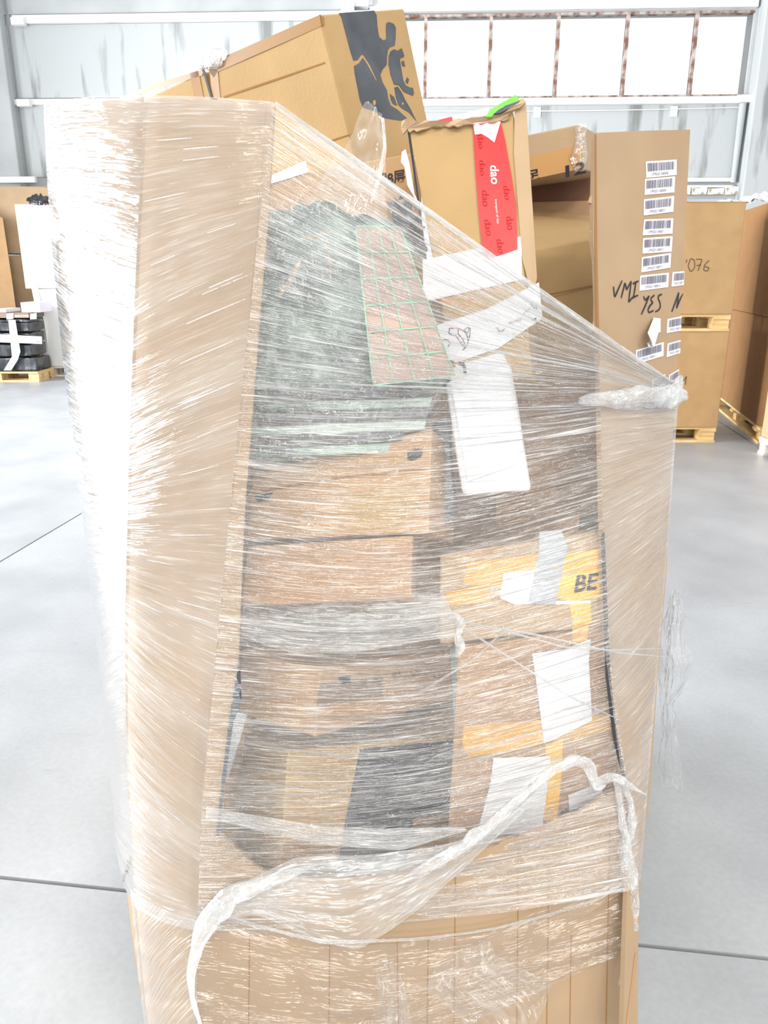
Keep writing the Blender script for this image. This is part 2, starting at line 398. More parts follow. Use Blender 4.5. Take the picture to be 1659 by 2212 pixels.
# ================================================================== SETTING
# floor: concrete slabs with open joints
fl = boxmesh('floor', -12, 9, -3, 15, -0.12, -0.03, M['joint'])
tag(fl, 'bare grey concrete floor of the hall', None, kind='structure')
ang = math.radians(-7.5)
ex, ey = np.array((math.cos(ang), math.sin(ang))), np.array((-math.sin(ang), math.cos(ang)))
j1 = np.array(on_z(140, 1910)[:2]); j2 = np.array(on_z(90, 1160)[:2])
O = np.array((j2 @ ex, j1 @ ey))            # the crossing of the two joints that show
ux = [O[0] - 10, O[0] - 5, O[0], O[0] + 5, O[0] + 10]; uy = [O[1] - 5.5, O[1], O[1] + 6.2, O[1] + 12.4]
g = 0.006
for i in range(4):
    for j in range(3):
        q = [(ux[i] + g, uy[j] + g), (ux[i + 1] - g, uy[j] + g), (ux[i + 1] - g, uy[j + 1] - g), (ux[i] + g, uy[j + 1] - g)]
        P = [ex * a + ey * b for a, b in q]
        prism('slab', [(p[0], p[1], 0) for p in P], (0, 0, 1), 0.03, M['floor'], fl)

# back wall with the window band
WA = math.radians(2.5)
wd = np.array((math.cos(WA), -math.sin(WA), 0)); wn = np.array((-math.sin(WA), -math.cos(WA), 0)); W0 = np.array((0, 13.0, 0))
WP = Plane(W0, W0 + wd, W0 + np.array((0, 0, 1)))
def wxy(px, py):
    p = WP.hit(px, py); return float((p - W0) @ wd), float(p[2])
def wbox(name, x0, x1, z0, z1, o0, o1, mat, parent=None, **k):
    """box on the back wall: along it x0..x1, up z0..z1, standing out of it o0..o1"""
    f = lambda x, z, o: W0 + wd * x + np.array((0, 0, z)) + wn * o
    c = [f(x0, z0, o1), f(x1, z0, o1), f(x1, z1, o1), f(x0, z1, o1), f(x0, z0, o0), f(x1, z0, o0), f(x1, z1, o0), f(x0, z1, o0)]
    k = {**dict(warp=0, cuts=0, bev=0), **k}
    return hexa(name, c, mat, parent, **k)
wx0, wz0 = wxy(800, 214); wx1 = wxy(1608, 214)[0]; wz1 = wxy(1250, 27)[1]
XL, XR, ZT = -11.0, 9.5, 7.2
verts, faces = [], []
for (a, b, c, d) in ((XL, wx0, 0, ZT), (wx1, XR, 0, ZT), (wx0, wx1, 0, wz0), (wx0, wx1, wz1, ZT)):
    k = len(verts)
    for o in (0.0, -0.3):
        for (x, z) in ((a, c), (b, c), (b, d), (a, d)): verts.append(W0 + wd * x + np.array((0, 0, z)) + wn * o)
    faces += [tuple(k + i for i in f) for f in ((0, 1, 2, 3), (5, 4, 7, 6), (4, 0, 3, 7), (1, 5, 6, 2), (3, 2, 6, 7), (4, 5, 1, 0))]
wb = mesh_obj('wall_back', verts, faces, M['wall'])
tag(wb, 'whitewashed hall wall with painted rails and a window band', None, kind='structure')
pxl = wxy(40, 214)[0]; zr1 = wxy(300, 42)[1]; zr2 = wxy(140, 220)[1]; zr3 = wxy(45, 392)[1]
pxr = wxy(1603, 300)[0]
# concrete wall panels, each standing a little proud with an open joint
rows = [(0.02, zr3 - .04), (zr3 + .06, zr2 - .05), (zr2 + .05, zr1 - .06), (zr1 + .08, ZT - .05)]
for i, (a, b) in enumerate(rows):
    wbox('wall_panel', pxl + .02, wx0 - .02, a, b, 0, .03, M['wall_stain'] if i in (1, 2) else M['wall'], wb)
    wbox('wall_panel', XL + .3, pxl - .02, a, b, 0, .03, M['wall'], wb)
zs = wxy(1540, 400)[1]
wbox('wall_panel', wx0 + .05, pxr - .05, zs + .05, wz0 - .12, 0, .03, M['wall_stain'], wb)
wbox('wall_panel', wx0 + .05, pxr - .05, .02, zs - .2, 0, .03, M['wall'], wb)
wbox('wall_panel', wx0 + .05, wx1, wz1 + .22, ZT - .05, 0, .03, M['wall'], wb)
# pillars
wbox('pillar', pxr, pxr + 1.0, 0, ZT, 0, .28, M['wall_stain'], wb, bev=.02)
wbox('pillar', XL, pxl - .03, 0, ZT, .03, .22, M['wall'], wb, bev=.02)
xv = wxy(797, 10)[0]
wbox('pillar', wxy(733, 10)[0], xv, zr1 + .1, ZT, .03, .12, M['wall_trim'], wb)
wbox('pillar', xv, xv + .07, zr1 + .1, ZT, .03, .16, M['wall'], wb)
# rails and pipes
wbox('rail', pxl + .1, wx0 + .4, zr1 - .055, zr1 + .055, 0, .1, M['wall_trim'], wb, bev=.01)
wbox('rail', pxl - .5, wx0 - .4, zr2 - .05, zr2 + .03, 0, .08, M['wall_trim'], wb, bev=.01)
wbox('rail', XL + .3, wxy(94, 390)[0], zr3 - .05, zr3 + .04, .22, .3, M['wall_trim'], wb, bev=.01)
for px, py in ((48, 52), (60, 226), (1600, 217), (752, 20)):
    x, z = wxy(px, py); wbox('bracket', x - .1, x + .1, z - .05, z + .05, .05, .16, M['wall_trim'], wb, bev=.008)
for px, py in ((1160, 244), (1454, 242)):
    x, z = wxy(px, py); wbox('wall_plate', x - .05, x + .05, z - .07, z + .07, .03, .045, M['wall_trim'], wb)
def wpipe(z, xa, xb, r, o, sag=0.0, mat=None, name='pipe'):
    pts = [W0 + wd * (xa + (xb - xa) * t) + np.array((0, 0, z - sag * 4 * t * (1 - t))) + wn * o for t in np.linspace(0, 1, 9)]
    return rope(name, pts, [r, r], mat or M['wall_trim'], wb, 20, 10, 1.0, 3, 0, 0.02)
zp = wxy(1540, 390)[1]
wpipe(zp, wx0, pxr + .05, .035, .09); wpipe(zp - .09, wx0, pxr + .05, .02, .08)
wpipe(wxy(1300, 236)[1], wx0, pxr, .008, .07, .03, name='cable')
rope('pipe', [W0 + wd * (pxr - .09) + np.array((0, 0, z)) + wn * .1 for z in (wz0 - .1, zs + 1.0, zs)], [.045, .045], M['wall'], wb, 20, 10, 1, 3, 0, .02)
# chipped brick course under the pipe
bx = wx0 + .1
k = 0
while bx < pxr - .1:
    w = random.uniform(.2, .27)
    wbox('brick', bx, bx + w - .012, zs - .14, zs - .02 - random.uniform(0, .03), 0, random.uniform(.07, .12), M['brick'], wb, warp=.012, cuts=2, bev=.008, seed=k)
    bx += w; k += 1
# window band: frame, rusty bars, panes
w1 = wbox('window_1', wx0, wx1, wz0 - .12, wz0 - .03, -.05, .13, M['wall_trim'])
tag(w1, 'long band of bright panes between rusty bars', None, kind='structure')
wbox('window_frame', wx0, wx1, wz1 + .02, wz1 + .2, -.02, .09, M['wall_trim'], w1)
wbox('window_frame', wx0, wx1, wz1 - .03, wz1 + .02, -.1, 0, M['rust'], w1)
wbox('window_frame', wx0, wx1, wz0 - .03, wz0 + .02, -.1, 0, M['rust'], w1)
bars = [wxy(px, 120)[0] for px in (919, 1059, 1203.5, 1351.5, 1499)]
allb = [wx0] + bars + [wx1 + .02]
for x in bars:
    wbox('window_bar', x - .022, x + .022, wz0, wz1, -.1, .0, M['rust'], w1, warp=.004, cuts=4)
for a, b in zip(allb[:-1], allb[1:]):
    wbox('pane', a + .02, b - .02, wz0 + .02, wz1 - .03, -.07, -.064, M['glass'], w1)

# left wall with the open gate that lets the daylight in (outside the frame)
lv, lf = [], []
for (y0, y1, z0, z1) in ((-3, 2.3, 0, ZT), (9.1, 13.6, 0, ZT), (2.3, 9.1, 4.8, ZT)):
    k = len(lv)
    for (x, y, z) in ((-9.0, y0, z0), (-9.0, y1, z0), (-9.0, y1, z1), (-9.0, y0, z1), (-9.2, y0, z0), (-9.2, y1, z0), (-9.2, y1, z1), (-9.2, y0, z1)): lv.append((x, y, z))
    lf += [tuple(k + i for i in f) for f in HEXF]
wl_ = mesh_obj('wall_left', lv, lf, M['wall'])
tag(wl_, 'whitewashed side wall with a wide open gate', None, kind='structure')

# ================================================================== PALLETS
PM = {}
def pallet(loc, rot, label, group='wooden pallets', L=1.2, Wd=0.8, wood='wood', name='pallet'):
    """timber pallet; loc = centre on the floor"""
    o = thing(name, label, 'pallet', loc, group)
    def pc(nm, sx, sy, sz, x, y, z):
        key = (nm, sx, sy, sz, wood)
        if key not in PM:
            t = boxmesh(nm, -sx / 2, sx / 2, -sy / 2, sy / 2, -sz / 2, sz / 2, M[wood], None, bev=.004)
            PM[key] = t.data; bpy.data.objects.remove(t)
        c = bpy.data.objects.new(nm, PM[key]); COL.objects.link(c); c.parent = o; c.location = (x, y, z)
        WL[c.name] = Vector((0, 0, 0))
    for i, (y, w) in enumerate(((-.3275, .145), (-.165, .1), (0, .145), (.165, .1), (.3275, .145))): pc('deck_board', L, w, .022, 0, y * Wd / .8, .133)
    for x in (-.5275, 0, .5275): pc('stringer_board', .145, Wd, .022, x * L / 1.2, 0, .111)
    for x in (-.5275, 0, .5275):
        for y in (-.3275, 0, .3275): pc('block', .145 if x else .145, .1 if y else .145, .078, x * L / 1.2, y * Wd / .8, .061)
    for y, w in ((-.35, .1), (0, .145), (.35, .1)): pc('base_board', L, w, .022, 0, y * Wd / .8, .011)
    o.rotation_euler = (0, 0, rot)
    return o

# ================================================================== THE OPEN PALLET BOX
pallet((-.02, 1.82, 0), 0, 'timber pallet under the film wrapped open box', L=.8, Wd=1.1)
pb = thing('pallet_box', 'tall eight-sided kraft pallet box cut open at front and wrapped in clear film', 'pallet box', (0, 1.7, .145))
A0 = [at(x, y, 1.62) for x, y in ((107, 236), (118, 450), (150, 800), (186, 1090), (211, 1300), (240, 1600), (266, 1792))]
ABp = [(322, 213), (308, 500), (287, 1050), (280, 1400), (281, 1600), (290, 1800), (302, 2000), (322, 2200), (332, 2290)]
AB = [at(x, y, np.interp(y, (212, 2300), (1.38, 1.11))) for x, y in ABp]
BCt, BCb = at(576, 222, 1.275), at(425, 2212, .985)
CDm = at(1352, 1690, 1.07)
PC = Plane(BCt, BCb, CDm)
CDt, DEt = at(1286, 287, 1.42), at(1490, 280, 1.62)
PD = Plane(CDt, DEt, CDm)
BCp = [(576, 222), (560, 450), (523, 870), (500, 1100), (470, 1400), (436, 1700), (427, 1960), (424, 2212), (424, 2290)]
BC = [PC.hit(x, y) for x, y in BCp]
def lerp_panel(name, c0, c1, mat, n=40, m=8, bulge=.006, inward=.008):
    a, b = resample(c0, n), resample(c1, n); t = np.linspace(0, 1, m)[None, :, None]
    P = a[:, None] * (1 - t) + b[:, None] * t
    nn = grid_normals(P); P = P + nn * (bulge * np.sin(math.pi * t))
    o = grid_obj(name, P, mat, pb)
    s = o.modifiers.new('solid', 'SOLIDIFY'); s.thickness = inward; s.offset = 0
    return o, P
_, GA = lerp_panel('side_panel', A0, AB, M['card'])
_, GB = lerp_panel('side_panel', AB, BC, M['card'], bulge=.001)
# front panel, cut down to a ragged low edge; a strip of it still stands on the left
cut = [(594, 222), (588, 330), (581, 450), (565, 640), (547, 870), (530, 1080), (524, 1200), (515, 1430), (500, 1560), (486, 1700), (476, 1800), (514, 1836), (545, 1866), (580, 1888), (700, 1900)]
rag = [(900, 1884), (940, 1868), (1000, 1848), (1060, 1826), (1100, 1812), (1160, 1795), (1200, 1775), (1260, 1745), (1310, 1716), (1352, 1690)]
rr = []
for (x0, y0), (x1, y1) in zip(([cut[-1]] + rag)[:-1], ([cut[-1]] + rag)[1:]):
    for t in np.linspace(0, 1, 6)[1:]: rr.append((x0 + (x1 - x0) * t, y0 + (y1 - y0) * t + random.uniform(-5, 5)))
rr[-1] = (1352, 1690)
poly = list(reversed(BCp)) + cut + rr + [(1358, 1850), (1352, 2000), (1345, 2212), (1342, 2290)]
fp = prism('front_panel', [PC.hit(x, y) for x, y in poly], PC.n, .007, M['card'], pb)
tag(fp, 'kraft front panel cut down to a ragged edge')
# vertical scored creases across the low front panel
for k_, (xt, yt, xb) in enumerate(((540, 1920, 536), (712, 2040, 710), (858, 2030, 862), (925, 2025, 922), (984, 1870, 980), (1120, 1830, 1116), (1186, 1880, 1180), (1234, 2020, 1230), (1318, 1760, 1308))):
    decal('crease', PC, [(xt - .8, yt), (xt + .8, yt), (xb + .8, 2290), (xb - .8, 2290)], M['groove'], fp, .0008, .0006)
# right panel
dl = [(1286, 287), (1283, 420), (1281, 520), (1287, 560), (1290, 650), (1289, 720), (1294, 800), (1296, 900), (1300, 1100), (1306, 1300), (1316, 1450), (1330, 1580), (1352, 1690), (1358, 1850), (1352, 2000), (1346, 2212), (1343, 2290)]
dr = [(1378, 2290), (1378, 2060), (1384, 1900), (1394, 1790), (1405, 1700), (1418, 1500), (1440, 1230), (1453, 950), (1461, 820), (1477, 560), (1491, 280), (1400, 282)]
rp = prism('side_panel', [PD.hit(x, y) for x, y in dl + dr], PD.n, .008, M['card'], pb)
# torn outer ply along the panel's free edge, its edge lines, and painted crevice shade
tp = [(1287, 420), (1277, 423), (1272, 437), (1279, 440), (1280, 470), (1277, 500), (1281, 540), (1287, 552)]
decal('torn_ply', PD, tp, M['card_tan'], rp, -.004, .003)
decal('torn_ply', PD, [(1292, 690), (1284, 694), (1281, 708), (1288, 716), (1283, 724), (1294, 734)], M['card_tan'], rp, -.004, .003)
decal('edge_and_gap_shade', PD, [(1286, 290), (1288.5, 290), (1290, 520), (1294, 700), (1297, 900), (1294, 900), (1289, 700), (1285, 520)], M['groove'], rp, .001, .0006)
decal('edge_and_gap_shade', PD, [(1303, 1150), (1306, 1150), (1318, 1450), (1332, 1580), (1352, 1684), (1347, 1690), (1324, 1590), (1309, 1460), (1299, 1160)], M['joint'], rp, .001, .0006)  # dark strip standing for the shade in the inner crevice
decal('edge_and_gap_shade', PD, [(1372, 2060), (1376, 2060), (1352, 2270), (1346, 2270)], M['card_red'], rp, .001, .0006)
# hidden sides close the box at the back
DEl = [PD.hit(x, y) for x, y in reversed(dr[3:-1])]
def quad_panel(a, b, z0, z1):
    return prism('side_panel', [(a[0], a[1], z0), (b[0], b[1], z0), (b[0], b[1], z1), (a[0], a[1], z1)], unit((a[1] - b[1], b[0] - a[0], 0)), .008, M['card'], pb)
for a, b in (((.56, 1.66), (.58, 2.2)), ((.58, 2.2), (.33, 2.48)), ((.33, 2.48), (-.4, 2.48)), ((-.4, 2.48), (-.65, 2.2)), ((-.65, 2.2), (-.64, 1.64))):
    quad_panel(a, b, .15, 1.42)
# barcode labels on the right panel
def label_quad(q, idx, clip=1.0):
    o = decal('barcode_label', PD, q, M['white_paper'], pb, .0014, .0008)
    Q = [PD.hit(x, y, .0024) for x, y in q]                     # TL TR BR BL
    f = lambda s, t: (Q[0] * (1 - s) + Q[1] * s) * (1 - t) + (Q[3] * (1 - s) + Q[2] * s) * t
    rnd = random.Random(11 + idx // 3); V, Fc, s = [], [], .05 / max(clip, .4)
    while s < (.93 if clip == 1 else .99):
        w = rnd.choice((.008, .012, .02, .03)) / clip
        k = len(V); V += [f(s, .1), f(min(s + w, .995), .1), f(min(s + w, .995), .62), f(s, .62)]; Fc.append((k, k + 1, k + 2, k + 3))
        s += w + rnd.choice((.007, .01, .018)) / clip
    mesh_obj('barcode', V, Fc, M['bars'], o)
    def px(P): return proj(P)
    lettering('label_number', PD, 'CPP0202124800%02d' % (idx + 8), px(f(.17, .9)), px(f(.72 if clip == 1 else .98, .9)), px(f(.17, .72)), M['bars'], o, .0024)
s_, = (240 / 1659,)
c3 = [[(870, 200), (1325, 170), (1325, 400), (875, 445)], [(858, 460), (1303, 420), (1290, 660), (850, 700)], [(840, 765), (1288, 715), (1275, 950), (838, 1005)],
      [(845, 1065), (1275, 1048), (1262, 1275), (822, 1303)], [(830, 1345), (1265, 1315), (1250, 1545), (818, 1575)], [(810, 1630), (1242, 1565), (1232, 1785), (802, 1855)],
      [(785, 1905), (1210, 1860), (1198, 2075), (775, 2130)]]
for i, q in enumerate(c3): label_quad([(1270 + x * s_, 320 + y * s_) for x, y in q], i)
c4 = [([(722, 1220), (1133, 1098), (1128, 1305), (725, 1425)], 1.0), ([(965, 1660), (1155, 1575), (1145, 1790), (960, 1870)], .5),
      ([(1268, 55), (1440, 40), (1432, 245), (1253, 272)], .45), ([(1193, 755), (1403, 712), (1392, 925), (1180, 965)], .5), ([(1193, 1120), (1386, 1068), (1378, 1260), (1178, 1325)], .5), ([(1215, 1590), (1362, 1505), (1352, 1700), (1205, 1760)], .4)]
for i, (q, cl) in enumerate(c4): label_quad([(1270 + x * s_, 580 + y * s_) for x, y in q], i + 7, cl)
# half peeled label curling off the board
pl = [(1412, 686), (1425, 690), (1426, 716), (1422, 718), (1414, 745), (1410, 750), (1407, 735), (1399, 719)]
P_ = [PD.hit(x, y, .004 + .02 * k_) for (x, y), k_ in zip(pl, (0, 0, .1, .3, .6, .7, 1.2, 1.0))]
mesh_obj('peeled_label', P_, [list(range(8))], M['white_paper'], pb).modifiers.new('s', 'SOLIDIFY').thickness = .0006
decal('peeled_label', PD, [(1418, 687), (1427, 688), (1427, 717), (1424, 718)], M['white_paper'], pb)
P_ = [PD.hit(x, y, o) for x, y, o in ((1406, 734, .006), (1399, 741, .016), (1401, 748, .02), (1411, 750, .014), (1409, 744, .008), (1404, 741, .01))]
mesh_obj('peeled_label', P_, [list(range(6))], M['white_paper'], pb).modifiers.new('s', 'SOLIDIFY').thickness = .0006
# marker pen writing
h = lambda L_: [(1270 + x * s_, 580 + y * s_) for x, y in L_]
VMI = ([(385, 260), (392, 350), (402, 430), (450, 320), (515, 175)], [(498, 442), (535, 300), (556, 210), (572, 270), (578, 322), (615, 250), (652, 183)], [(650, 185), (632, 330), (608, 508)],
    [(672, 228), (715, 205), (762, 185)], [(718, 208), (702, 320), (682, 432)], [(612, 500), (660, 440), (720, 410), (756, 398)])
YES = ([(836, 405), (845, 455), (862, 468), (890, 440), (918, 405)], [(918, 405), (870, 530), (798, 692)],
    [(1000, 395), (948, 435), (940, 470), (975, 505), (925, 560), (897, 620), (915, 660), (985, 625)], [(1110, 383), (1062, 400), (1050, 440), (1080, 510), (1086, 570), (1060, 620), (1008, 645)])
NO = ([(1253, 652), (1310, 500), (1360, 350)], [(1360, 350), (1345, 480), (1325, 598)], [(1325, 598), (1370, 480), (1424, 368)])
for wrd in (VMI, YES, NO):
    for l in wrd: strokes('marker_stroke', PD, [h(l)], [.0028, .0034, .0024], M['ink'], rp)

# ================================================================== STRETCH FILM
sf = thing('stretch_film', 'clear stretch film wound round the open pallet box', 'film', (0, 1.6, .15))
VK = np.array([1.0, .92, .84, .76, .68, .6, .45, .3, .15, 0.0])
K0 = [(108, 228), (116, 400), (127, 560), (140, 700), (154, 830), (170, 960), (198, 1190), (222, 1420), (250, 1660), (268, 1800)]
K1 = [(322, 206), (311, 430), (301, 640), (295, 790), (291, 910), (288, 1010), (283, 1190), (280, 1380), (283, 1640), (300, 1960)]
K2 = [(590, 220), (572, 380), (556, 520), (540, 680), (526, 800), (514, 920), (485, 1220), (456, 1520), (433, 1790), (426, 2012)]
K3 = [(1288, 716), (1291, 745), (1292, 776), (1293, 806), (1295, 842), (1297, 885), (1304, 1150), (1318, 1420), (1352, 1670), (1357, 1925)]
K4 = [(1474, 842), (1475, 848), (1474, 853), (1473, 858), (1470, 866), (1464, 882), (1452, 1050), (1434, 1290), (1408, 1600), (1384, 1900)]
Yab = lambda y: np.interp(y, (212, 2300), (1.38, 1.11))
c0 = np.array([at(x, y, 1.612) + (-.012, 0, 0) for x, y in K0]); c1 = np.array([at(x, y, Yab(y) - .012) + (-.008, 0, 0) for x, y in K1])
c2 = np.array([PC.hit(x, y, .010) for x, y in K2]); c3_ = np.array([PD.hit(x, y, .006) for x, y in K3]); c4_ = np.array([PD.hit(x, y, .006) for x, y in K4])
# round the far corners of the box
cm = c0 + np.array((.015, .12, 0)); c5_ = c4_ + np.array((-.02, .15, 0))
_fv = np.linspace(0, 1, 60); _ft = np.linspace(0, 1, 40)
_k = lambda c: np.stack([np.interp(_fv, VK[::-1], c[::-1, i]) for i in range(3)], 1)
_fp = (_k(c2)[:, None] * (1 - _ft[None, :, None]) + _k(c3_)[:, None] * _ft[None, :, None]).reshape(-1, 3)
_fq = np.array([proj(p) for p in _fp])
def FY(px, py):
    """distance of the taut film behind a photo pixel"""
    return float(_fp[((_fq - (px, py)) ** 2).sum(1).argmin(), 1])
def behind(px, py, Y, m=.022):
    return max(Y, FY(px, py) + m)

# ================================================================== CONTENTS OF THE BOX
def carton(label, c8, mat, name='carton', cat='carton', **k):
    V = np.asarray(c8); b = V[V[:, 2].argsort()[:4]].mean(0)
    t = thing(name, label, cat, b, 'cartons packed in the open box')
    k['warp'] = min(k.get('warp', .003), .001)
    bo = hexa('body', c8, mat, t, **k)
    return t, bo
def tri_box(C0, E, lens):
    """corner C0, edges E (left, right, down) -> front BL BR TR TL style corners and the two face planes"""
    l, r, d = [e * q for e, q in zip(E, lens)]
    return [C0 + d, C0 + r + d, C0 + r, C0, C0 + l + d, C0 + l + r + d, C0 + l + r, C0 + l], Plane(C0, C0 + l, C0 + d), Plane(C0, C0 + r, C0 + d)

# --- long cartons lying on top
C0, E = trihedron((690, 31), (440, 148), (875, 18), (757, 300), 1.66)
tl_, tr_ = reach(C0, E[0], (447, 143)), reach(C0, E[1], (872, 19))
dn = reach(C0, E[2], (774, 376))
c8, PLf, PRt = tri_box(C0, E, (tl_, tr_, dn))
big, bb = carton('large tilted carton with dark grey animal print, highest on the open box', c8, M['card_gold'], warp=.004)
te = reach(C0, E[0], (243, 216))
S0 = C0 + E[0] * (tl_ + .016)
c8b, PLf2, _ = tri_box(S0 + E[2] * .006, E, (te - tl_ - .016, tr_, dn))
big2, bb2 = carton('plain tilted carton strapped behind the animal print carton', c8b, M['card_gold'], warp=.004, seed=4)
# brown tape along the upper edges, flap groove, wrapping film at the joint
decal('tape', PLf, [(692, 31), (697, 55), (470, 155), (462, 168), (444, 146), (462, 132)], M['tape_brown'], big)
decal('tape', PRt, [(690, 31), (701, 38), (701, 55), (693, 54)], M['tape_brown'], big)
decal('flap_edge', PLf, [(482, 208), (700, 134), (702, 137), (484, 212)], M['groove'], big)
decal('flap_edge', PLf, [(712, 303), (762, 287), (763, 289), (714, 306)], M['groove'], big)
decal('tape', PLf, [(452, 148), (470, 150), (476, 212), (458, 212)], M['tape_brown'], big)
decal('tape', PLf2, [(440, 150), (437, 163), (330, 196), (262, 216), (246, 216), (330, 182)], M['tape_brown'], big2)
decal('tape', PLf2, [(410, 158), (428, 152), (440, 212), (420, 213)], M['card_red'], big2)
decal('strap', PLf2, [(434, 142), (439, 140), (459, 214), (455, 214)], M['ink'], big2, .003)
# printed animal shapes on the right face
z1 = lambda L_: [(660 + x * 300 / 1659, y * 300 / 1659) for x, y in L_]
PRo = Plane(C0, C0 + E[1], C0 + E[2])
decal('animal_print', PRo, z1([(400, 155), (820, 125), (850, 180), (860, 320), (880, 440), (935, 485), (970, 460), (965, 330), (970, 275), (1000, 262), (1055, 285), (1080, 330), (1078, 440), (1068, 540),
    (1010, 560), (985, 600), (975, 680), (972, 770), (920, 830), (895, 890), (920, 980), (975, 1080), (990, 1180), (1020, 1260), (1100, 1310), (1200, 1400), (1215, 1425), (1130, 1440), (900, 1405), (840, 1330), (690, 1285), (650, 1190), (620, 1030), (590, 880), (580, 790), (640, 755), (685, 690), (740, 770), (845, 965), (855, 955), (770, 770), (690, 650), (665, 655), (625, 715), (575, 725), (540, 620), (490, 430), (430, 200)]), M['print_dark'], big)
decal('animal_print', PRo, z1([(1020, 610), (1060, 588), (1105, 605), (1150, 575), (1180, 660), (1175, 680), (1135, 690), (1130, 730), (1150, 850), (1170, 960), (1200, 1020), (1250, 1045), (1285, 1050), (1297, 1110), (1285, 1143), (1175, 1095), (1120, 1015), (1060, 1005), (1020, 890), (995, 760), (1000, 660)]), M['print_dark'], big)
decal('animal_print', PRo, z1([(1065, 1045), (1105, 1035), (1160, 1120), (1190, 1190), (1250, 1290), (1325, 1445), (1240, 1345), (1150, 1290), (1110, 1250), (1080, 1150)]), M['print_dark'], big)
decal('animal_print', PRo, z1([(1010, 1122), (1060, 1160), (1095, 1260), (1045, 1240), (1020, 1190)]), M['print_dark'], big)
decal('animal_print', PRo, z1([(1148, 735), (1175, 722), (1192, 790), (1160, 785)]), M['print_dark'], big)
decal('animal_print', PRo, z1([(1215, 922), (1238, 950), (1222, 1000), (1198, 970)]), M['print_dark'], big)
for cx, cy, rx, ry in ((824, 1226, 18, 32), (1163, 1238, 10, 18)):
    decal('animal_print', PRo, z1([(cx + rx * math.cos(a), cy + ry * math.sin(a)) for a in np.linspace(0, 6.28, 13)[:-1]]), M['card_gold'], big, .0022)

# --- tall carton with the red tape
c8, PK = front_box([(884, 277), (1108, 240), (1150, 815), (985, 838)], .13, (1.46, 1.415, 1.25, 1.27))
dao, _ = carton('tall upright carton with a red printed tape down its front', c8, M['card_gold'], warp=.001, seed=2)
red = decal('red_tape', PK, [(1021, 266), (1082, 264), (1091, 302), (1104, 374), (1115, 441), (1118, 538), (1088, 549), (1060, 557), (1042, 545), (1034, 460), (1026, 354)], M['red'], dao, .003)
decal('pink_tape_end', PK, [(1021, 265), (1082, 262), (1068, 308), (1054, 297), (1040, 289), (1026, 291)], M['pink'], dao, .0045)
lettering('tape_lettering', PK, 'dao', (1058, 357), (1061, 398), (1077, 357), M['white_paper'], red, .0042, .02)
lettering('tape_lettering', PK, 'transport of dao', (1067, 430), (1072, 483), (1074, 430), M['white_paper'], red, .0042)
for p0, p1, p2 in (((1040, 410), (1042, 444), (1056, 412)), ((1045, 474), (1050, 508), (1060, 474)), ((1071, 516), (1076, 546), (1087, 517)), ((1035, 345), (1036, 378), (1048, 346)), ((1092, 468), (1096, 496), (1108, 466)), ((1086, 400), (1090, 430), (1101, 402)), ((1031, 290), (1033, 320), (1044, 291))):
    lettering('tape_lettering', PK, 'dao', p0, p1, p2, M['red_dark'], red, .0042)
decal('white_tape', PK, [(915, 561), (1043, 534), (1126, 510), (1128, 604), (1020, 628), (924, 650)], M['white_tape'], dao, .002)
wt2 = decal('white_tape', PK, [(944, 702), (1050, 668), (1164, 610), (1172, 687), (1077, 752), (985, 783), (962, 770)], M['white_tape'], dao, .002)
z5 = lambda L_: [(920 + x * 300 / 1659, 600 + y * 300 / 1659) for x, y in L_]
strokes('fish_drawing', PK, [z5(l) for l in ([(275, 605), (380, 600), (450, 630), (495, 690), (505, 760), (490, 820), (430, 872)], [(275, 605), (285, 640), (265, 655), (320, 690), (360, 690)], [(360, 690), (400, 760), (455, 830), (490, 820)],
    [(385, 600), (385, 670), (440, 730), (475, 810), (455, 830)], [(450, 630), (500, 592), (530, 600), (525, 690), (505, 760)], [(450, 630), (500, 660), (515, 610), (530, 600)], [(400, 760), (430, 770), (465, 830)])], .0014, M['ink'], wt2, .0032)
for l in ([(200, 735), (260, 740), (292, 775), (262, 830)], [(850, 590), (870, 640), (920, 635), (940, 605)], [(1165, 440), (1200, 395), (1240, 375)], [(1240, 295), (1275, 335), (1300, 370)], [(1300, 320), (1330, 380)]):
    strokes('ink_stroke', PK, [z5(l)], .0014, M['ink'], wt2, .0032)
lettering('tape_lettering', PK, 'ncea)', (1100, 703), (1126, 694), (1098, 694), M['ink_soft'], wt2, .0032)
decal('mark', PK, z5([(1265, 505), (1320, 470), (1315, 510)]), M['ink'], wt2, .0032)
decal('mark', PK, z5([(380, 1050), (400, 1010), (450, 1010), (480, 1060), (488, 1150), (450, 1150), (445, 1080), (420, 1045)]), M['ink'], dao, .0032)
decal('white_tape', PK, [(1085, 760), (1010, 782), (965, 800), (985, 836), (1110, 812)], M['white_tape'], dao, .0016)
# torn flaps along the top of it
def torn(name, plane, pts, mat, par, wob=.006, th=.004, off=.006, seed=0):
    rj = random.Random(seed + len(pts)); q = []
    for (x0, y0), (x1, y1) in zip(pts, pts[1:] + pts[:1]):
        n_ = max(1, int(math.hypot(x1 - x0, y1 - y0) / 9)) if wob > .01 else 1
        q += [(x0 + (x1 - x0) * t / n_ + (rj.uniform(-2, 2) if t else 0), y0 + (y1 - y0) * t / n_ + (rj.uniform(-3.5, 3.5) if t else 0)) for t in range(n_)]
    pts = q
    P = [plane.hit(x, y, off + wob * (float(vnoise(i * .9, seed, 5)) - .3)) for i, (x, y) in enumerate(pts)]
    return prism(name, P, plane.n, th, mat, par)
torn('torn_flap', PK, [(868, 262), (876, 257), (900, 262), (960, 262), (1010, 256), (1060, 246), (1100, 232), (1128, 216), (1134, 222), (1122, 232), (1098, 246), (1100, 256), (1060, 264), (1020, 268), (960, 272), (920, 278), (900, 284), (893, 280), (884, 286), (880, 278), (870, 290), (866, 276)], M['card_tan'], dao, .012)
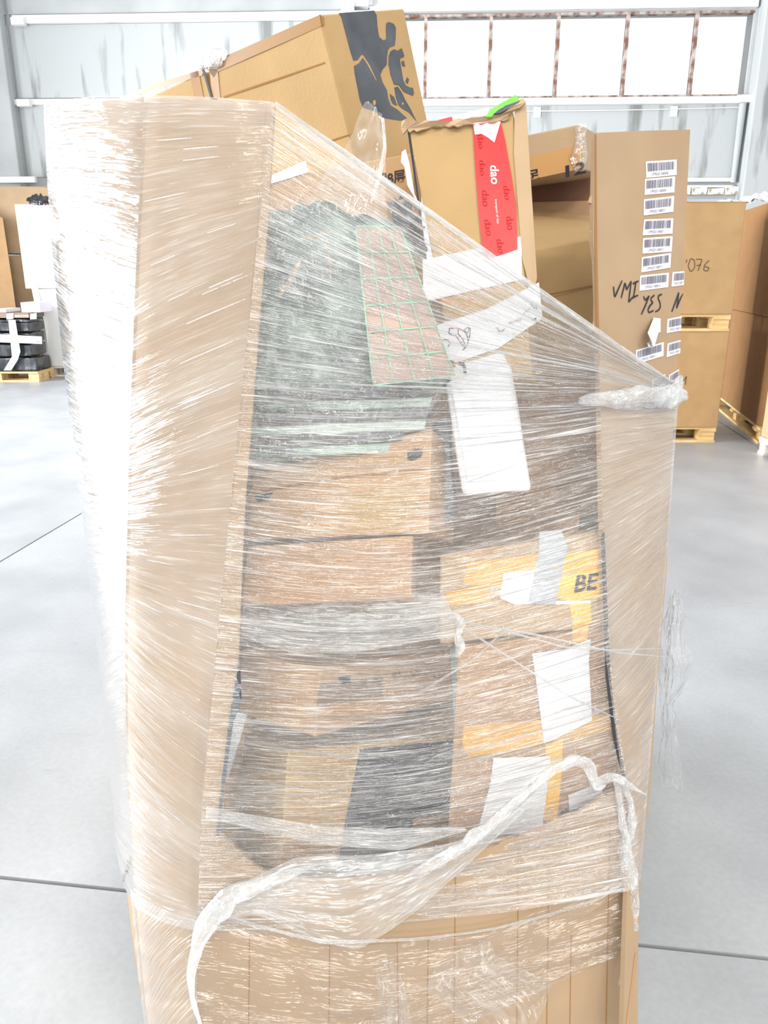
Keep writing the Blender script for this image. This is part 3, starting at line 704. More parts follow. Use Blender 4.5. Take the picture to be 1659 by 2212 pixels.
torn('torn_flap', PK, [(1112, 222), (1128, 212), (1136, 220), (1160, 600), (1150, 640), (1128, 560), (1110, 330)], M['card_tan'], dao, .004, .003, .001)
decal('side_gap', PK, [(880, 282), (886, 286), (922, 560), (914, 562), (900, 420)], M['joint'], dao, .002)
gs = torn('green_strap', PK, [(1048, 252), (1060, 236), (1080, 224), (1114, 205), (1120, 212), (1122, 217), (1092, 228), (1074, 240), (1060, 252)], M['green'], dao, .004, .004, .01)
torn('dark_strap', PK, [(1066, 246), (1078, 236), (1098, 226), (1122, 217), (1124, 221), (1100, 234), (1080, 244)], M['charcoal'], dao, .002, .004, .012)
torn('tape_end', PK, [(935, 262), (976, 252), (978, 262), (950, 266)], M['red'], dao, .002, .002, .004)
torn('tape_end', PK, [(976, 251), (1030, 238), (1058, 232), (1052, 250), (1002, 262), (977, 263)], M['pink'], dao, .002, .002, .002)
torn('paper_sliver', PK, [(868, 328), (876, 322), (884, 350), (896, 420), (906, 440), (898, 432), (880, 400), (874, 360), (866, 350)], M['white_paper'], dao, .002, .001, -.02)

# --- carton with Chinese lettering behind the clear bag
c8, P8 = front_box([(572, 388), (892, 330), (900, 655), (572, 660)], .2, (1.66, 1.63, 1.60, 1.62))
c8box, _ = carton('carton with black Chinese lettering behind the clear plastic bag', c8, M['card_orange'], warp=.003, seed=3)
lettering('lettering', P8, '朝8层', (812, 404), (876, 392), (810, 376), M['ink'], c8box, .0016, .015)
lettering('lettering', P8, '2', (860, 432), (874, 429), (858, 412), M['ink'], c8box, .0016, .03)
decal('paper_label', P8, [(578, 382), (660, 347), (666, 372), (582, 398)], M['white_paper'], c8box, .003)

# --- carton with the figure 12, and the plain one under it
C0, E = trihedron((1252, 268), (1140, 291), (1290, 288), (1257, 366), 1.86)
c8, P12, P12r = tri_box(C0, E, (.36, .28, reach(C0, E[2], (1257, 366))))
c12, _ = carton('taped carton printed with a black 12, beside the barcode panel', c8, M['card_tan'], warp=.002)
lettering('lettering', P12, '12', (1222, 384), (1266, 374), (1221, 358), M['ink'], c12, .0018, .03)
lettering('lettering', P12, '足', (1136, 392), (1166, 386), (1135, 370), M['ink'], c12, .0018, .03)
decal('tape', P12, [(1146, 338), (1256, 312), (1257, 364), (1146, 388)], M['tape_clear'], c12, .001)
rope('clear_tape', [P12.hit(1252, y, .004) for y in (266, 300, 345, 372)], [.012, .009, .016, .01], M['film_bag'], c12, 24, 8, .4, 5)
f4 = [at(*p) for p in ((1158, 770, 1.66), (1306, 770, 1.66), (1306, 512, 1.72), (1150, 541, 1.74))]
b4_ = [f4[0] + (0, .34, -.06), f4[1] + (0, .34, -.06), at(1300, 470, 2.06), at(1146, 444, 2.08)]
ck, _ = carton('plain carton with its lid in view behind the red taped carton', f4 + b4_, M['card_gold'], warp=.003, seed=5)
PKf = Plane(f4[0], f4[1], f4[2])
decal('flap_edge', PKf, [(1160, 640), (1300, 612), (1300, 615), (1160, 643)], M['groove'], ck)
# carton added between the two, underside shade painted into its colour
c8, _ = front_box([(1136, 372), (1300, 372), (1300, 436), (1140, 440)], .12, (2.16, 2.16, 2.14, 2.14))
carton('added carton coloured with the shade below the 12 carton', c8, M['card_shade'], seed=6, warp=.002)
c8, _ = front_box([(1136, 436), (1300, 432), (1300, 500), (1140, 500)], .12, (2.13, 2.13, 2.1, 2.1))
carton('narrow brown carton under the shade coloured carton', c8, M['card_red'], seed=16, warp=.002)

# --- right half of the opening
c8, P6 = front_box([(1080, 748), (1304, 775), (1304, 1110), (1070, 1140)], .16, (1.46, 1.5, 1.42, 1.38))
ct, _ = carton('shaded brown carton behind the white foam block', c8, M['card_dark'], warp=.004, seed=7)
decal('flap_edge', P6, [(1120, 800), (1123, 800), (1140, 1130), (1137, 1130)], M['groove'], ct)
c8, PF = front_box([(962, 826), (1106, 782), (1146, 1064), (1002, 1072)], .07, (1.225, 1.215, 1.18, 1.19))
fo = thing('foam_block', 'white foam block standing under the fish print tape', 'foam', c8[0], None)
hexa('block', c8, M['foam'], fo, warp=.006, bev=.008, seed=8)
decal('paper_sheet', PF, [(975, 830), (1096, 796), (1125, 1000), (1010, 1040)], M['white_paper'], fo, .004)
c8, PB = front_box([(950, 1200), (1302, 1146), (1318, 1350), (950, 1392)], .15, (1.20, 1.165, 1.125, 1.155))
be, _ = carton('carton with yellow and grey tape lettered BE beside the barcode panel', c8, M['card_tan'], warp=.004, seed=9)
ye = decal('yellow_tape', PB, [(1208, 1200), (1300, 1184), (1306, 1290), (1230, 1300), (1204, 1292)], M['yellow'], be, .002)
decal('yellow_tape', PB, [(1010, 1216), (1168, 1196), (1160, 1240), (1060, 1268), (1000, 1262)], M['amber'], be, .002)
decal('yellow_tape', PB, [(1230, 1305), (1275, 1298), (1278, 1346), (1238, 1352)], M['yellow'], be, .002)
decal('yellow_tape', PB, [(962, 1280), (1050, 1262), (1060, 1300), (970, 1310)], M['amber'], be, .002)
decal('grey_tape', PB, [(1165, 1150), (1212, 1144), (1226, 1180), (1200, 1306), (1140, 1304), (1164, 1190)], M['grey_tape'], be, .004)
decal('paper_label', PB, [(1088, 1238), (1158, 1230), (1150, 1304), (1112, 1306), (1080, 1292)], M['white_paper'], be, .003)
decal('paper_strip', PB, [(1200, 1298), (1276, 1297), (1276, 1303), (1196, 1306)], M['white_paper'], be, .003)
lettering('lettering', PB, 'BE', (1240, 1280), (1288, 1274), (1246, 1243), M['ink'], ye, .0035, .03)
c8, PW = front_box([(990, 1400), (1326, 1352), (1352, 1745), (962, 1905)], .16, (1.135, 1.105, 1.075, 1.085))
wl2, _ = carton('large lower carton with two white labels and amber tape', c8, M['card_red'], warp=.004, seed=10)
decal('amber_tape', PW, [(1002, 1568), (1330, 1542), (1336, 1572), (1210, 1604), (1010, 1636), (998, 1602)], M['amber'], wl2, .002)
decal('amber_tape', PW, [(1178, 1600), (1216, 1596), (1214, 1660), (1204, 1770), (1170, 1772), (1182, 1690)], M['yellow'], wl2, .0026)
decal('amber_tape', PW, [(1236, 1352), (1272, 1346), (1268, 1384), (1236, 1392)], M['amber'], wl2, .002)
decal('white_label', PW, [(1150, 1412), (1222, 1402), (1276, 1380), (1272, 1430), (1279, 1556), (1176, 1608), (1162, 1500)], M['white_paper'], wl2, .004)
decal('white_label', PW, [(1066, 1638), (1190, 1634), (1182, 1700), (1170, 1800), (1030, 1804), (1060, 1690)], M['white_paper'], wl2, .004)
decal('paper_label', PW, [(1228, 1718), (1262, 1704), (1300, 1690), (1302, 1722), (1230, 1752)], M['white_paper'], wl2, .003)
decal('dark_strip', PW, [(1210, 1752), (1304, 1712), (1306, 1724), (1212, 1770)], M['charcoal'], wl2, .003)  # charcoal strip low on the right of this carton

# --- left half of the opening
c8, P1 = front_box([(545, 1022), (934, 924), (926, 1150), (532, 1168)], .2, (1.30, 1.24, 1.21, 1.25))
k1c, _ = carton('orange brown carton with a slot hand hole under the dark packets', c8, M['card_orange'], warp=.007, seed=11)
decal('hand_hole', P1, [(880, 978), (900, 968), (914, 972), (910, 986), (890, 996), (880, 992)], M['joint'], k1c, .002)
decal('patch', P1, [(720, 1116), (760, 1074), (800, 1058), (905, 1046), (908, 1112), (840, 1140), (760, 1144)], M['card_gold'], k1c, .002)
decal('flap_edge', P1, [(545, 1062), (700, 1034), (920, 1010), (920, 1014), (700, 1038), (547, 1068)], M['groove'], k1c, .002)
decal('hand_hole', P1, [(548, 1072), (590, 1062), (580, 1082), (556, 1084)], M['joint'], k1c, .002)
c8, P2 = front_box([(534, 1180), (892, 1156), (888, 1296), (520, 1308)], .2, (1.22, 1.20, 1.165, 1.18))
carton('flat brown carton below the carton with the hand hole', c8, M['card_red'], warp=.007, seed=12)
C0, E = trihedron((693, 1446), (513, 1402), (986, 1396), (680, 1600), FY(693, 1446) + .045)
c8, PL4, PR4 = tri_box(C0, E, (.19, reach(C0, E[1], (986, 1396)), reach(C0, E[2], (682, 1592))))
k4c, _ = carton('opened carton with faded stamped figures on its right face', c8, M['card_orange'], warp=.005, seed=13)
for s, p0, p1, p2 in (('83', (848, 1468), (866, 1464), (846, 1452)), ('GN', (888, 1462), (906, 1458), (886, 1446)), ('8', (812, 1476), (824, 1473), (810, 1460)), ('6', (778, 1482), (790, 1479), (776, 1466))):
    lettering('stamp', PR4, s, p0, p1, p2, M['ink_soft'], k4c, .002)
decal('grey_print', PR4, [(690, 1478), (826, 1462), (830, 1502), (684, 1530)], M['brown_carton'], k4c, .0016)
decal('grey_print', PR4, [(732, 1462), (756, 1458), (758, 1476), (734, 1480)], M['charcoal'], k4c, .002)
strokes('pen_scribble', PR4, [[(896, 1416), (940, 1404), (962, 1406)], [(960, 1404), (950, 1432), (920, 1436), (900, 1420)], [(920, 1450), (950, 1440), (962, 1452)], [(936, 1460), (960, 1470)]], .0014, M['ink'], k4c, .002)
decal('edge_tape', PR4, [(972, 1402), (990, 1398), (998, 1570), (982, 1590), (978, 1490)], M['green_pale'], k4c, .003)
C0, E = trihedron((622, 1618), (490, 1572), (1006, 1590), (606, 1870), FY(622, 1618) + .075)
c8, PL5, PR5 = tri_box(C0, E, (.17, reach(C0, E[1], (1003, 1590)), reach(C0, E[2], (608, 1885))))
k5c, _ = carton('lower carton with a large black print behind the ragged front', c8, M['card_gold'], warp=.004, seed=14)
decal('black_print', PR5, [(778, 1618), (998, 1596), (990, 1700), (978, 1810), (900, 1800), (874, 1880), (726, 1890), (745, 1780)], M['charcoal'], k5c, .002)
decal('bare_patch', PR5, [(890, 1770), (978, 1752), (976, 1800), (900, 1816)], M['card_dark'], k5c, .003)
decal('amber_band', PR5, [(612, 1820), (740, 1800), (730, 1860), (606, 1874)], M['card_dark'], k5c, .002)
# narrow dark printed edge along the cut strip
Pst = PC
stp = decal('printed_edge', PC, [(518, 1415), (522, 1520), (504, 1560), (486, 1690), (474, 1806), (466, 1806), (478, 1690), (494, 1560), (506, 1480)], M['charcoal'], pb, .003)

for lb, b in (('brown carton deep inside the open box behind the hand hole carton', (-.32, .04, 1.62, 2.2, .16, 1.0)), ('brown carton deep inside the open box behind the foam block', (.07, .46, 1.72, 2.2, .16, 1.08)), ('low brown carton deep inside behind the ragged front panel', (-.3, .4, 1.45, 1.6, .16, .5))):
    x0, x1, y0, y1, z0, z1_ = b
    carton(lb, [(x0, y0, z0), (x1, y0, z0), (x1, y0, z1_), (x0, y0, z1_), (x0, y1, z0), (x1, y1, z0), (x1, y1, z1_), (x0, y1, z1_)], M['card_red'], warp=.003)
# dark and green packets, green mesh sheet
def sheet(name, pts_rows, mat, parent, n=40, m=30, amp=.012, fr=9, seed=0, uvs=1.0, sharp=True, clampf=False):
    """crumpled sheet through rows of (px,py,Y), each row left to right"""
    R = np.array([resample([at(p[0], p[1], behind(*p, m=.025 + amp) if clampf else p[2]) for p in r], n) for r in pts_rows])
    t = np.linspace(0, len(R) - 1, m); i0 = np.minimum(t.astype(int), len(R) - 2); f = (t - i0)[:, None, None]
    P = R[i0] * (1 - f) + R[i0 + 1] * f
    u, v = np.meshgrid(np.linspace(0, 1, n), np.linspace(0, 1, m))
    nn = grid_normals(P)
    d = vnoise(u * fr, v * fr, seed) + .5 * vnoise(u * fr * 2.3 + 3, v * fr * 2.3, seed + 1) - .75
    if sharp: d = np.abs(d) * 2 - .5 + .35 * (vnoise(u * fr * 5, v * fr * 5, seed + 2) - .5)
    P = P + nn * (d * amp)[..., None]
    uv = np.stack((u * uvs, v * uvs), -1)
    return grid_obj(name, P, mat, parent, uv)
o = sheet('packing_film', [[(528, 1292, 1.22), (680, 1286, 1.22), (820, 1290, 1.22), (960, 1280, 1.2)], [(522, 1330, 1.18), (680, 1340, 1.17), (820, 1335, 1.17), (976, 1322, 1.16)], [(518, 1380, 1.14), (640, 1412, 1.12), (760, 1410, 1.12), (984, 1376, 1.12)]], M['film_pad'], None, 90, 50, .012, 9, 77, .5, clampf=True)
tag(o, 'whitish crumpled packing film lying on the opened carton', 'packing film')
gm = thing('plastic_sack', 'crumpled dark green plastic sack seen through the film', 'sack', at(740, 830, 1.35))
sheet('sack_front', [[(566, 452, 1.42), (700, 440, 1.46), (800, 470, 1.46), (880, 500, 1.46)], [(560, 560, 1.38), (700, 560, 1.36), (820, 560, 1.38), (900, 600, 1.4)], [(552, 720, 1.36), (700, 720, 1.34), (830, 740, 1.34), (960, 760, 1.36)], [(545, 860, 1.32), (700, 850, 1.31), (840, 845, 1.30), (975, 840, 1.32)]], M['green_dark'], gm, 90, 80, .02, 7, 3, sharp=False, clampf=True)
for k_, (a, b, c_, d_, w) in enumerate(((650, 560, 600, 640, 9), (640, 520, 720, 500, 5), (700, 520, 715, 610, 4))):
    rope('twist_tie', [at(a, b, 1.31), at((a + c_) / 2 + 6, (b + d_) / 2, 1.30), at(c_, d_, 1.31)], [w * .0003, w * .0005, w * .0003], M['card_tan'], gm, 16, 8, .5, k_)
sheet('added_glint_wrap', [[(572, 440, 1.3), (660, 420, 1.3), (740, 450, 1.3)], [(566, 560, 1.3), (680, 560, 1.3), (770, 560, 1.3)], [(556, 720, 1.28), (690, 730, 1.28), (800, 760, 1.28)], [(548, 850, 1.26), (700, 850, 1.26), (960, 845, 1.26)], [(540, 985, 1.24), (700, 980, 1.24), (900, 930, 1.24)]], M['film_loose'], gm, 110, 150, .006, 16, 33, .6, clampf=True)  # clear layer added over the sack for extra glints
gg = thing('grid_sheet', 'flat sheet printed with a green grid in front of the green sack', 'sheet', at(880, 825, 1.3))
q = [at(x, y, FY(x, y) + .016) for x, y in ((768, 488), (864, 492), (984, 812), (806, 832))]
PG = Plane(q[0], q[1], q[3])
pq = [(768, 488), (864, 490), (984, 812), (806, 832)]
decal('sheet', PG, pq, M['mauve'], gg, 0, .002)
def bil(s, t):
    a = [pq[0][i] * (1 - s) + pq[1][i] * s for i in (0, 1)]; b = [pq[3][i] * (1 - s) + pq[2][i] * s for i in (0, 1)]
    return (a[0] * (1 - t) + b[0] * t, a[1] * (1 - t) + b[1] * t)
strokes('grid_lines', PG, [[bil(s, 0), bil(s, .5), bil(s, 1)] for s in np.linspace(.0, 1, 5)] + [[bil(0, t), bil(.5, t), bil(1, t)] for t in np.linspace(0, 1, 7)], .002, M['grid_green'], gg, .002)
for k_ in range(6):
    y0 = 838 + k_ * 26
    xr = 900 if k_ > 3 else 940
    mt = ('black_plastic', 'green_dark', 'black_plastic', 'green_pale', 'black_plastic', 'green_dark')[k_]
    w_ = ('topmost', 'second', 'third', 'fourth', 'fifth', 'lowest')[k_]
    lb = {'black_plastic': 'flat black plastic packet', 'green_dark': 'flat dark green plastic packet', 'green_pale': 'flat pale green plastic packet'}[mt]
    c8, _ = front_box([(548 - k_ * 3, y0 + (4 if k_ % 2 else 0)), (xr - k_ * 6, y0 - 4 - k_ * 2), (xr - 4 - k_ * 6, y0 + 17 - k_ * 2), (546 - k_ * 3, y0 + 22)], .11, (1.30 - k_ * .004, 1.27, 1.265, 1.295 - k_ * .004))
    o = hexa('plastic_packet', c8, M[mt], None, warp=.004, bev=.004, seed=20 + k_, cuts=8)
    tag(o, '%s, %s of the pile over the hand hole carton' % (lb, w_), 'packet', 'packets piled in the open box')
db = sheet('dark_bag', [[(836, 432, 1.58), (880, 430, 1.58), (905, 470, 1.56)], [(850, 490, 1.56), (890, 485, 1.54), (914, 500, 1.55)], [(870, 545, 1.56), (895, 545, 1.54), (918, 560, 1.55)]], M['charcoal'], None, 24, 24, .02, 5, 6)
tag(db, 'dark charcoal bag squeezed beside the red taped carton', 'bag')
c8, _ = front_box([(936, 905), (975, 900), (985, 1120), (936, 1128)], .06, (1.36, 1.36, 1.3, 1.3))
tag(hexa('black_package', c8, M['black_plastic'], None, warp=.012, bev=.012, seed=31), 'upright black package between foam block and hand hole carton', 'package')

# --- clear bag sticking up
bagt = thing('plastic_bag', 'clear plastic bag standing up out of the open box', 'bag', at(740, 470, 1.5))
sheet('bag_film', [[(786, 222, 1.56), (796, 218, 1.55), (812, 232, 1.55), (824, 250, 1.55)], [(752, 300, 1.54), (780, 300, 1.52), (815, 300, 1.52), (832, 310, 1.53)], [(706, 370, 1.52), (750, 380, 1.49), (800, 385, 1.49), (832, 395, 1.5)], [(650, 460, 1.48), (720, 470, 1.45), (790, 480, 1.45), (836, 470, 1.48)]], M['film_bag'], bagt, 40, 50, .007, 5, 9, .5, False)
rope('bag_fold', [at(826, 252, 1.53), at(833, 320, 1.51), at(818, 390, 1.50), at(800, 440, 1.46)], [.0025, .003, .004, .002], M['film_rope'], bagt, 40, 8, .5, 4)

vs_ = np.linspace(0, 1, 430)
def keycol(c): return np.stack([np.interp(vs_, VK[::-1], c[::-1, i]) for i in range(3)], 1)
cols = [keycol(c) for c in (cm, c0, c1, c2, c3_, c4_, c5_)]
def film_strip(name, a, b, nu, mat, sag_y=0.0, sag_z=0.0, bulge=0.0, seed=0, amp=.0018, u0=0.0, rowsel=slice(None)):
    a, b = a[rowsel], b[rowsel]; vv = vs_[rowsel]
    t = np.linspace(0, 1, nu)[None, :, None]
    P = a[:, None] * (1 - t) + b[:, None] * t
    s = np.sin(math.pi * t)
    P[..., 1] += (sag_y * s)[..., 0]
    P[..., 2] -= s[..., 0] * (np.interp(vv, (0, .25, .5, .62, 1), sag_z)[:, None] if hasattr(sag_z, '__len__') else sag_z)
    nn = grid_normals(P); P = P + nn * bulge * s
    Lr = np.linalg.norm(np.diff(P[len(P) // 2], axis=0), axis=1).sum()
    u = u0 + np.linspace(0, Lr, nu)[None, :] + 0 * vv[:, None]; v = vv[:, None] * 1.75 + 0 * u
    ed = np.minimum(1, 6 * np.minimum(t, 1 - t))[..., 0]
    d = (vnoise(u * 5, v * 46, seed) - .5) + .7 * (vnoise(u * 9, v * 105, seed + 1) - .5) + .5 * (vnoise(u * 3, v * 14, seed + 2) - .5)
    P = P + nn * (d * amp * 2 * (.08 + .92 * ed))[..., None]
    return grid_obj(name, P, mat, sf, np.stack((u, v), -1)), P
film_strip('film_wrap', cols[0], cols[1], 14, M['film_side'], seed=1, u0=0)
film_strip('film_wrap', cols[1], cols[2], 60, M['film_side'], bulge=.016, seed=2, u0=.2)
film_strip('film_wrap', cols[2], cols[3], 70, M['film_side'], bulge=.008, seed=3, u0=.6)
film_strip('film_wrap', cols[3], cols[4], 200, M['film'], sag_y=.012, sag_z=(.035, .06, .05, .015, .006), seed=4, u0=.9, amp=.0042)
film_strip('film_wrap', cols[4], cols[5], 60, M['film_side'], bulge=.004, seed=5, u0=1.8)
film_strip('film_wrap', cols[5], cols[6], 12, M['film_side'], seed=6, u0=2.1)
# thin last turns below, torn away in places
def lowfilm(name, rows, mat, n, m, amp, fr, seed, us, plane=PC):
    rows3 = [[plane.hit(x, y, .009) if x > 420 else at(x, y, Yab(y) - .012 - (x - 300) / 125 * .12) for x, y in r] for r in rows]
    R = np.array([resample(r, n) for r in rows3]); t = np.linspace(0, len(R) - 1, m); i0 = np.minimum(t.astype(int), len(R) - 2); f = (t - i0)[:, None, None]
    P = R[i0] * (1 - f) + R[i0 + 1] * f
    u, v = np.meshgrid(np.linspace(0, 1, n), np.linspace(0, 1, m)); nn = grid_normals(P)
    d = np.abs(vnoise(u * fr, v * fr * .7, seed) - .5) * 2 + .4 * vnoise(u * fr * 3, v * fr * 2.4, seed + 1)
    P = P + nn * (d * amp)[..., None]
    return grid_obj(name, P, mat, sf, np.stack((u * us, v * us * .6), -1))
lowfilm('film_tail_sheet', [[(428, 1960), (640, 2020), (800, 2040), (1050, 2010), (1352, 1880)], [(426, 2060), (640, 2100), (800, 2130), (900, 2120), (1352, 1990)], [(425, 2160), (600, 2190), (760, 2200), (860, 2180), (1340, 2060)], [(425, 2230), (560, 2240), (720, 2250), (840, 2230), (1000, 2212)]], M['film_thin'], 90, 60, .007, 11, 21, .9)
_la = np.array([at(x, y, Yab(y) - .02) + (-.012, 0, 0) for x, y in ((298, 1920), (306, 2040), (322, 2180), (334, 2300))])
_lb = np.array([PC.hit(x, y, .014) for x, y in ((427, 1985), (425, 2080), (424, 2200), (424, 2300))])
_t = np.linspace(0, 1, 50)[None, :, None]; _a, _b = resample(_la, 60)[:, None], resample(_lb, 60)[:, None]
_P = _a * (1 - _t) + _b * _t; _u, _v = np.meshgrid(np.linspace(0, .25, 50), np.linspace(0, .4, 60))
_P = _P + grid_normals(_P) * ((vnoise(_u * 9, _v * 40, 91) - .5) * .006 + .012 * np.sin(math.pi * _t[..., 0]))[..., None]
grid_obj('film_tail_sheet', _P, M['film_low'], sf, np.stack((_u, _v + _u * .9), -1))
lowfilm('film_scrap', [[(940, 2080), (1010, 2040), (1060, 2030)], [(920, 2130), (1010, 2120), (1070, 2060)], [(1000, 2200), (1080, 2180), (1190, 2120)], [(1060, 2250), (1140, 2230), (1180, 2160)]], M['film_loose'], 36, 40, .009, 8, 27, .25)
lowfilm('film_scrap', [[(810, 2090), (830, 2060), (860, 2080)], [(820, 2160), (850, 2140), (880, 2160)], [(780, 2240), (850, 2230), (900, 2240)]], M['film_loose'], 24, 40, .009, 8, 29, .2)

# thick folded band running across the ragged edge
def band(name, top, bot, mat, n=140, m=34, amp=.006, off=.016, seed=0, us=.9):
    a = np.array([PC.hit(x, y, off) for x, y in top]); b = np.array([PC.hit(x, y, off) for x, y in bot])
    a, b = smoothpath(a, n), smoothpath(b, n); t = np.linspace(0, 1, m)[:, None, None]
    P = a[None] * (1 - t) + b[None] * t; nn = grid_normals(P)
    u, v = np.meshgrid(np.linspace(0, us, n), np.linspace(0, .22, m))
    d = (vnoise(u * 7, v * 60, seed) - .5) + .6 * (vnoise(u * 16, v * 130, seed + 1) - .5) + .5 * np.sin(np.linspace(0, math.pi, m))[:, None]
    return grid_obj(name, P + nn * (d * amp)[..., None], mat, sf, np.stack((u, v), -1))
band('film_band', [(446, 1962), (540, 1900), (640, 1850), (800, 1845), (930, 1832), (1040, 1800), (1120, 1735)], [(452, 1990), (560, 1975), (680, 2035), (770, 2054), (860, 2000), (990, 1890), (1140, 1745)], M['film_band'], seed=41)
band('film_band', [(440, 1742), (560, 1762), (700, 1786), (860, 1790), (1010, 1788)], [(438, 1766), (560, 1796), (700, 1826), (860, 1838), (1016, 1792)], M['film_band'], seed=43, amp=.004)
rope('film_cord', [PC.hit(x, y, .02) for x, y in ((430, 1960), (560, 2000), (700, 2036), (800, 2033), (930, 2026), (1050, 2010), (1180, 1978), (1300, 1940), (1350, 1905), (1372, 1872))], [.0012, .002, .0035, .0022, .002, .002, .002, .0016], M['film_rope'], sf, 140, 8, .7, 6, 3, .2)
# loose tail hanging at the left corner
rope('film_strand', [PC.hit(x, y, .022) for x, y in ((700, 1862), (600, 1898), (500, 1934), (466, 1968), (440, 2010), (420, 2060), (410, 2110), (416, 2160), (432, 2210), (450, 2260))], [.001, .006, .011, .016, .018, .013, .007, .004, .003, .003], M['film_rope'], sf, 120, 14, .35, 8, 5, .3)
# gathered rope rising over the labels, and the loose strands at the right corner
rope('film_strand', [PC.hit(x, y, .03) for x, y in ((880, 1892), (1000, 1830), (1090, 1756), (1150, 1700), (1200, 1660), (1240, 1643), (1268, 1650), (1280, 1680), (1290, 1704), (1300, 1682), (1325, 1676), (1352, 1690))], [.002, .008, .010, .009, .008, .008, .007, .006, .009, .008, .007, .006], M['film_rope'], sf, 150, 14, .4, 9, 5, .4)
rope('film_strand', [PC.hit(x, y, .02) for x, y in ((1095, 1752), (1150, 1690), (1200, 1648), (1250, 1640))], [.003, .004, .004, .003], M['film_rope'], sf, 60, 8, .5, 12)
rope('film_strand', [PC.hit(x, y, .024) for x, y in ((1330, 1680), (1340, 1740), (1348, 1800), (1352, 1850), (1362, 1900), (1366, 1960), (1366, 2010))], [.006, .005, .006, .009, .012, .012, .008], M['film_rope'], sf, 110, 12, .5, 13, 4, .5)
rope('film_strand', [PC.hit(x, y, .022) for x, y in ((1345, 1690), (1362, 1730), (1366, 1780), (1352, 1830), (1350, 1880))], [.004, .005, .006, .005, .004], M['film_rope'], sf, 80, 10, .5, 15, 4, .4)
rope('film_strand', [PC.hit(x, y, .02) for x, y in ((1338, 1684), (1366, 1700), (1398, 1718))], [.005, .004, .001], M['film_rope'], sf, 40, 8, .4, 16)
rope('film_strand', [PC.hit(x, y, .012) for x, y in ((1366, 2010), (1364, 2050), (1346, 2080), (1336, 2130))], [.006, .003, .0015, .001], M['film_rope'], sf, 60, 8, .5, 17)
rope('film_strand', [at(x, y, 1.04) for x, y in ((1340, 2136), (1356, 2160), (1372, 2185), (1386, 2230))], [.0012, .0008, .0006, .0004], M['film_rope'], sf, 40, 6, 1, 18)
# gathered end knotted at the right corner
rope('film_strand', [PD.hit(x, y, .016) for x, y in ((1250, 866), (1340, 862), (1420, 856), (1466, 852), (1484, 855))], [.006, .012, .018, .017, .006], M['film_rope'], sf, 80, 16, .5, 19, 7, .35)
rope('film_strand', [PD.hit(x, y, .02) for x, y in ((1410, 868), (1448, 860), (1462, 838), (1468, 820), (1474, 812))], [.006, .014, .015, .010, .003], M['film_rope'], sf, 60, 14, .5, 20, 5, .5)
rope('film_strand', [PD.hit(x, y, .02) for x, y in ((1455, 862), (1474, 860), (1486, 858))], [.008, .009, .003], M['film_rope'], sf, 30, 10, .6, 24, 4, .6)
# rolled upper border of the film and the strands running down to the knot
def edge_pt(s, t):       # along the row t from the left crease to the knot
    a = np.array([np.interp(t, VK[::-1], c2[::-1, i]) for i in range(3)]); b = np.array([np.interp(t, VK[::-1], c4_[::-1, i]) for i in range(3)])
    m_ = np.array([np.interp(t, VK[::-1], c3_[::-1, i]) for i in range(3)])
    return (a + (m_ - a) * (s / .82) if s < .82 else m_ + (b - m_) * ((s - .82) / .18)) + np.array((0, -.004, 0))
rs = random.Random(5)
rope('film_border', [edge_pt(s, 1.0) for s in np.linspace(0, 1, 12)], [.002, .004, .005, .005, .004, .004, .003], M['film_rope'], sf, 120, 10, .6, 22, 3, .2)
for k_ in range(30):
    t = 1 - rs.random() ** 1.3 * .42; s0 = rs.random() * .45; s1 = min(1, s0 + rs.uniform(.3, .8))
    rope('film_fold', [edge_pt(s, t) for s in np.linspace(s0, s1, 8)], [.0003, rs.uniform(.0007, .0022), .0004], M['film_rope'], sf, 40, 6, .6, 30 + k_, 2, .2)
SG = (.035, .06, .05, .015, .006)
for k_ in range(110):                                        # folds along the taut rows of the front
    t = rs.random() * .62; s0 = rs.random() * .7; s1 = min(.82, s0 + rs.uniform(.06, .32)); dt = rs.uniform(-.012, .012)
    sg = float(np.interp(t, (0, .25, .5, .62, 1), SG))
    pts = [edge_pt(s, min(1, max(0, t + dt * (s - s0) / .3))) + np.array((0, .008 * math.sin(math.pi * s / .82), -sg * math.sin(math.pi * s / .82))) for s in np.linspace(s0, s1, 8)]
    rope('film_fold', pts, [.0002, rs.uniform(.0005, .0017), .0003], M['film_rope'], sf, 22, 6, .6, 100 + k_, 2, .25)
for k_ in range(60):                                         # and round the two corners
    t = rs.random() * .97; a, b = ((c1, c2) if k_ % 3 else (c3_, c4_))
    if a is c3_: t *= .6
    s0 = rs.random() * .7; s1 = min(1, s0 + rs.uniform(.15, .5))
    A_, B_ = [np.array([np.interp(t, VK[::-1], c[::-1, i]) for i in range(3)]) for c in (a, b)]
    n_ = PD.n if a is c3_ else unit(np.cross(B_ - A_, (0, 0, 1)))
    if n_ @ (CAM - A_) < 0: n_ = -n_
    rope('film_fold', [A_ + (B_ - A_) * s + n_ * (.003 + (.008 if a is c1 else .003) * math.sin(math.pi * s)) for s in np.linspace(s0, s1, 6)], [.0001, rs.uniform(.0003, .0007), .0001], M['film_band'], sf, 20, 6, .6, 300 + k_, 2, .25)
# crossing strands over the lower right carton
for pts in (((940, 1330), (1080, 1360), (1230, 1400), (1330, 1405), (1440, 1400)), ((960, 1330), (1100, 1420), (1240, 1510), (1350, 1560)), ((1010, 1345), (1180, 1375), (1330, 1410), (1450, 1420)), ((900, 1500), (1030, 1420), (1100, 1350)), ((960, 1640), (1090, 1600), (1240, 1560), (1340, 1520))):
    rope('film_fold', [PC.hit(x, y, .014) for x, y in pts], [.0006, .0022, .0018, .0006], M['film_rope'], sf, 60, 6, .5, 60, 2, .3)
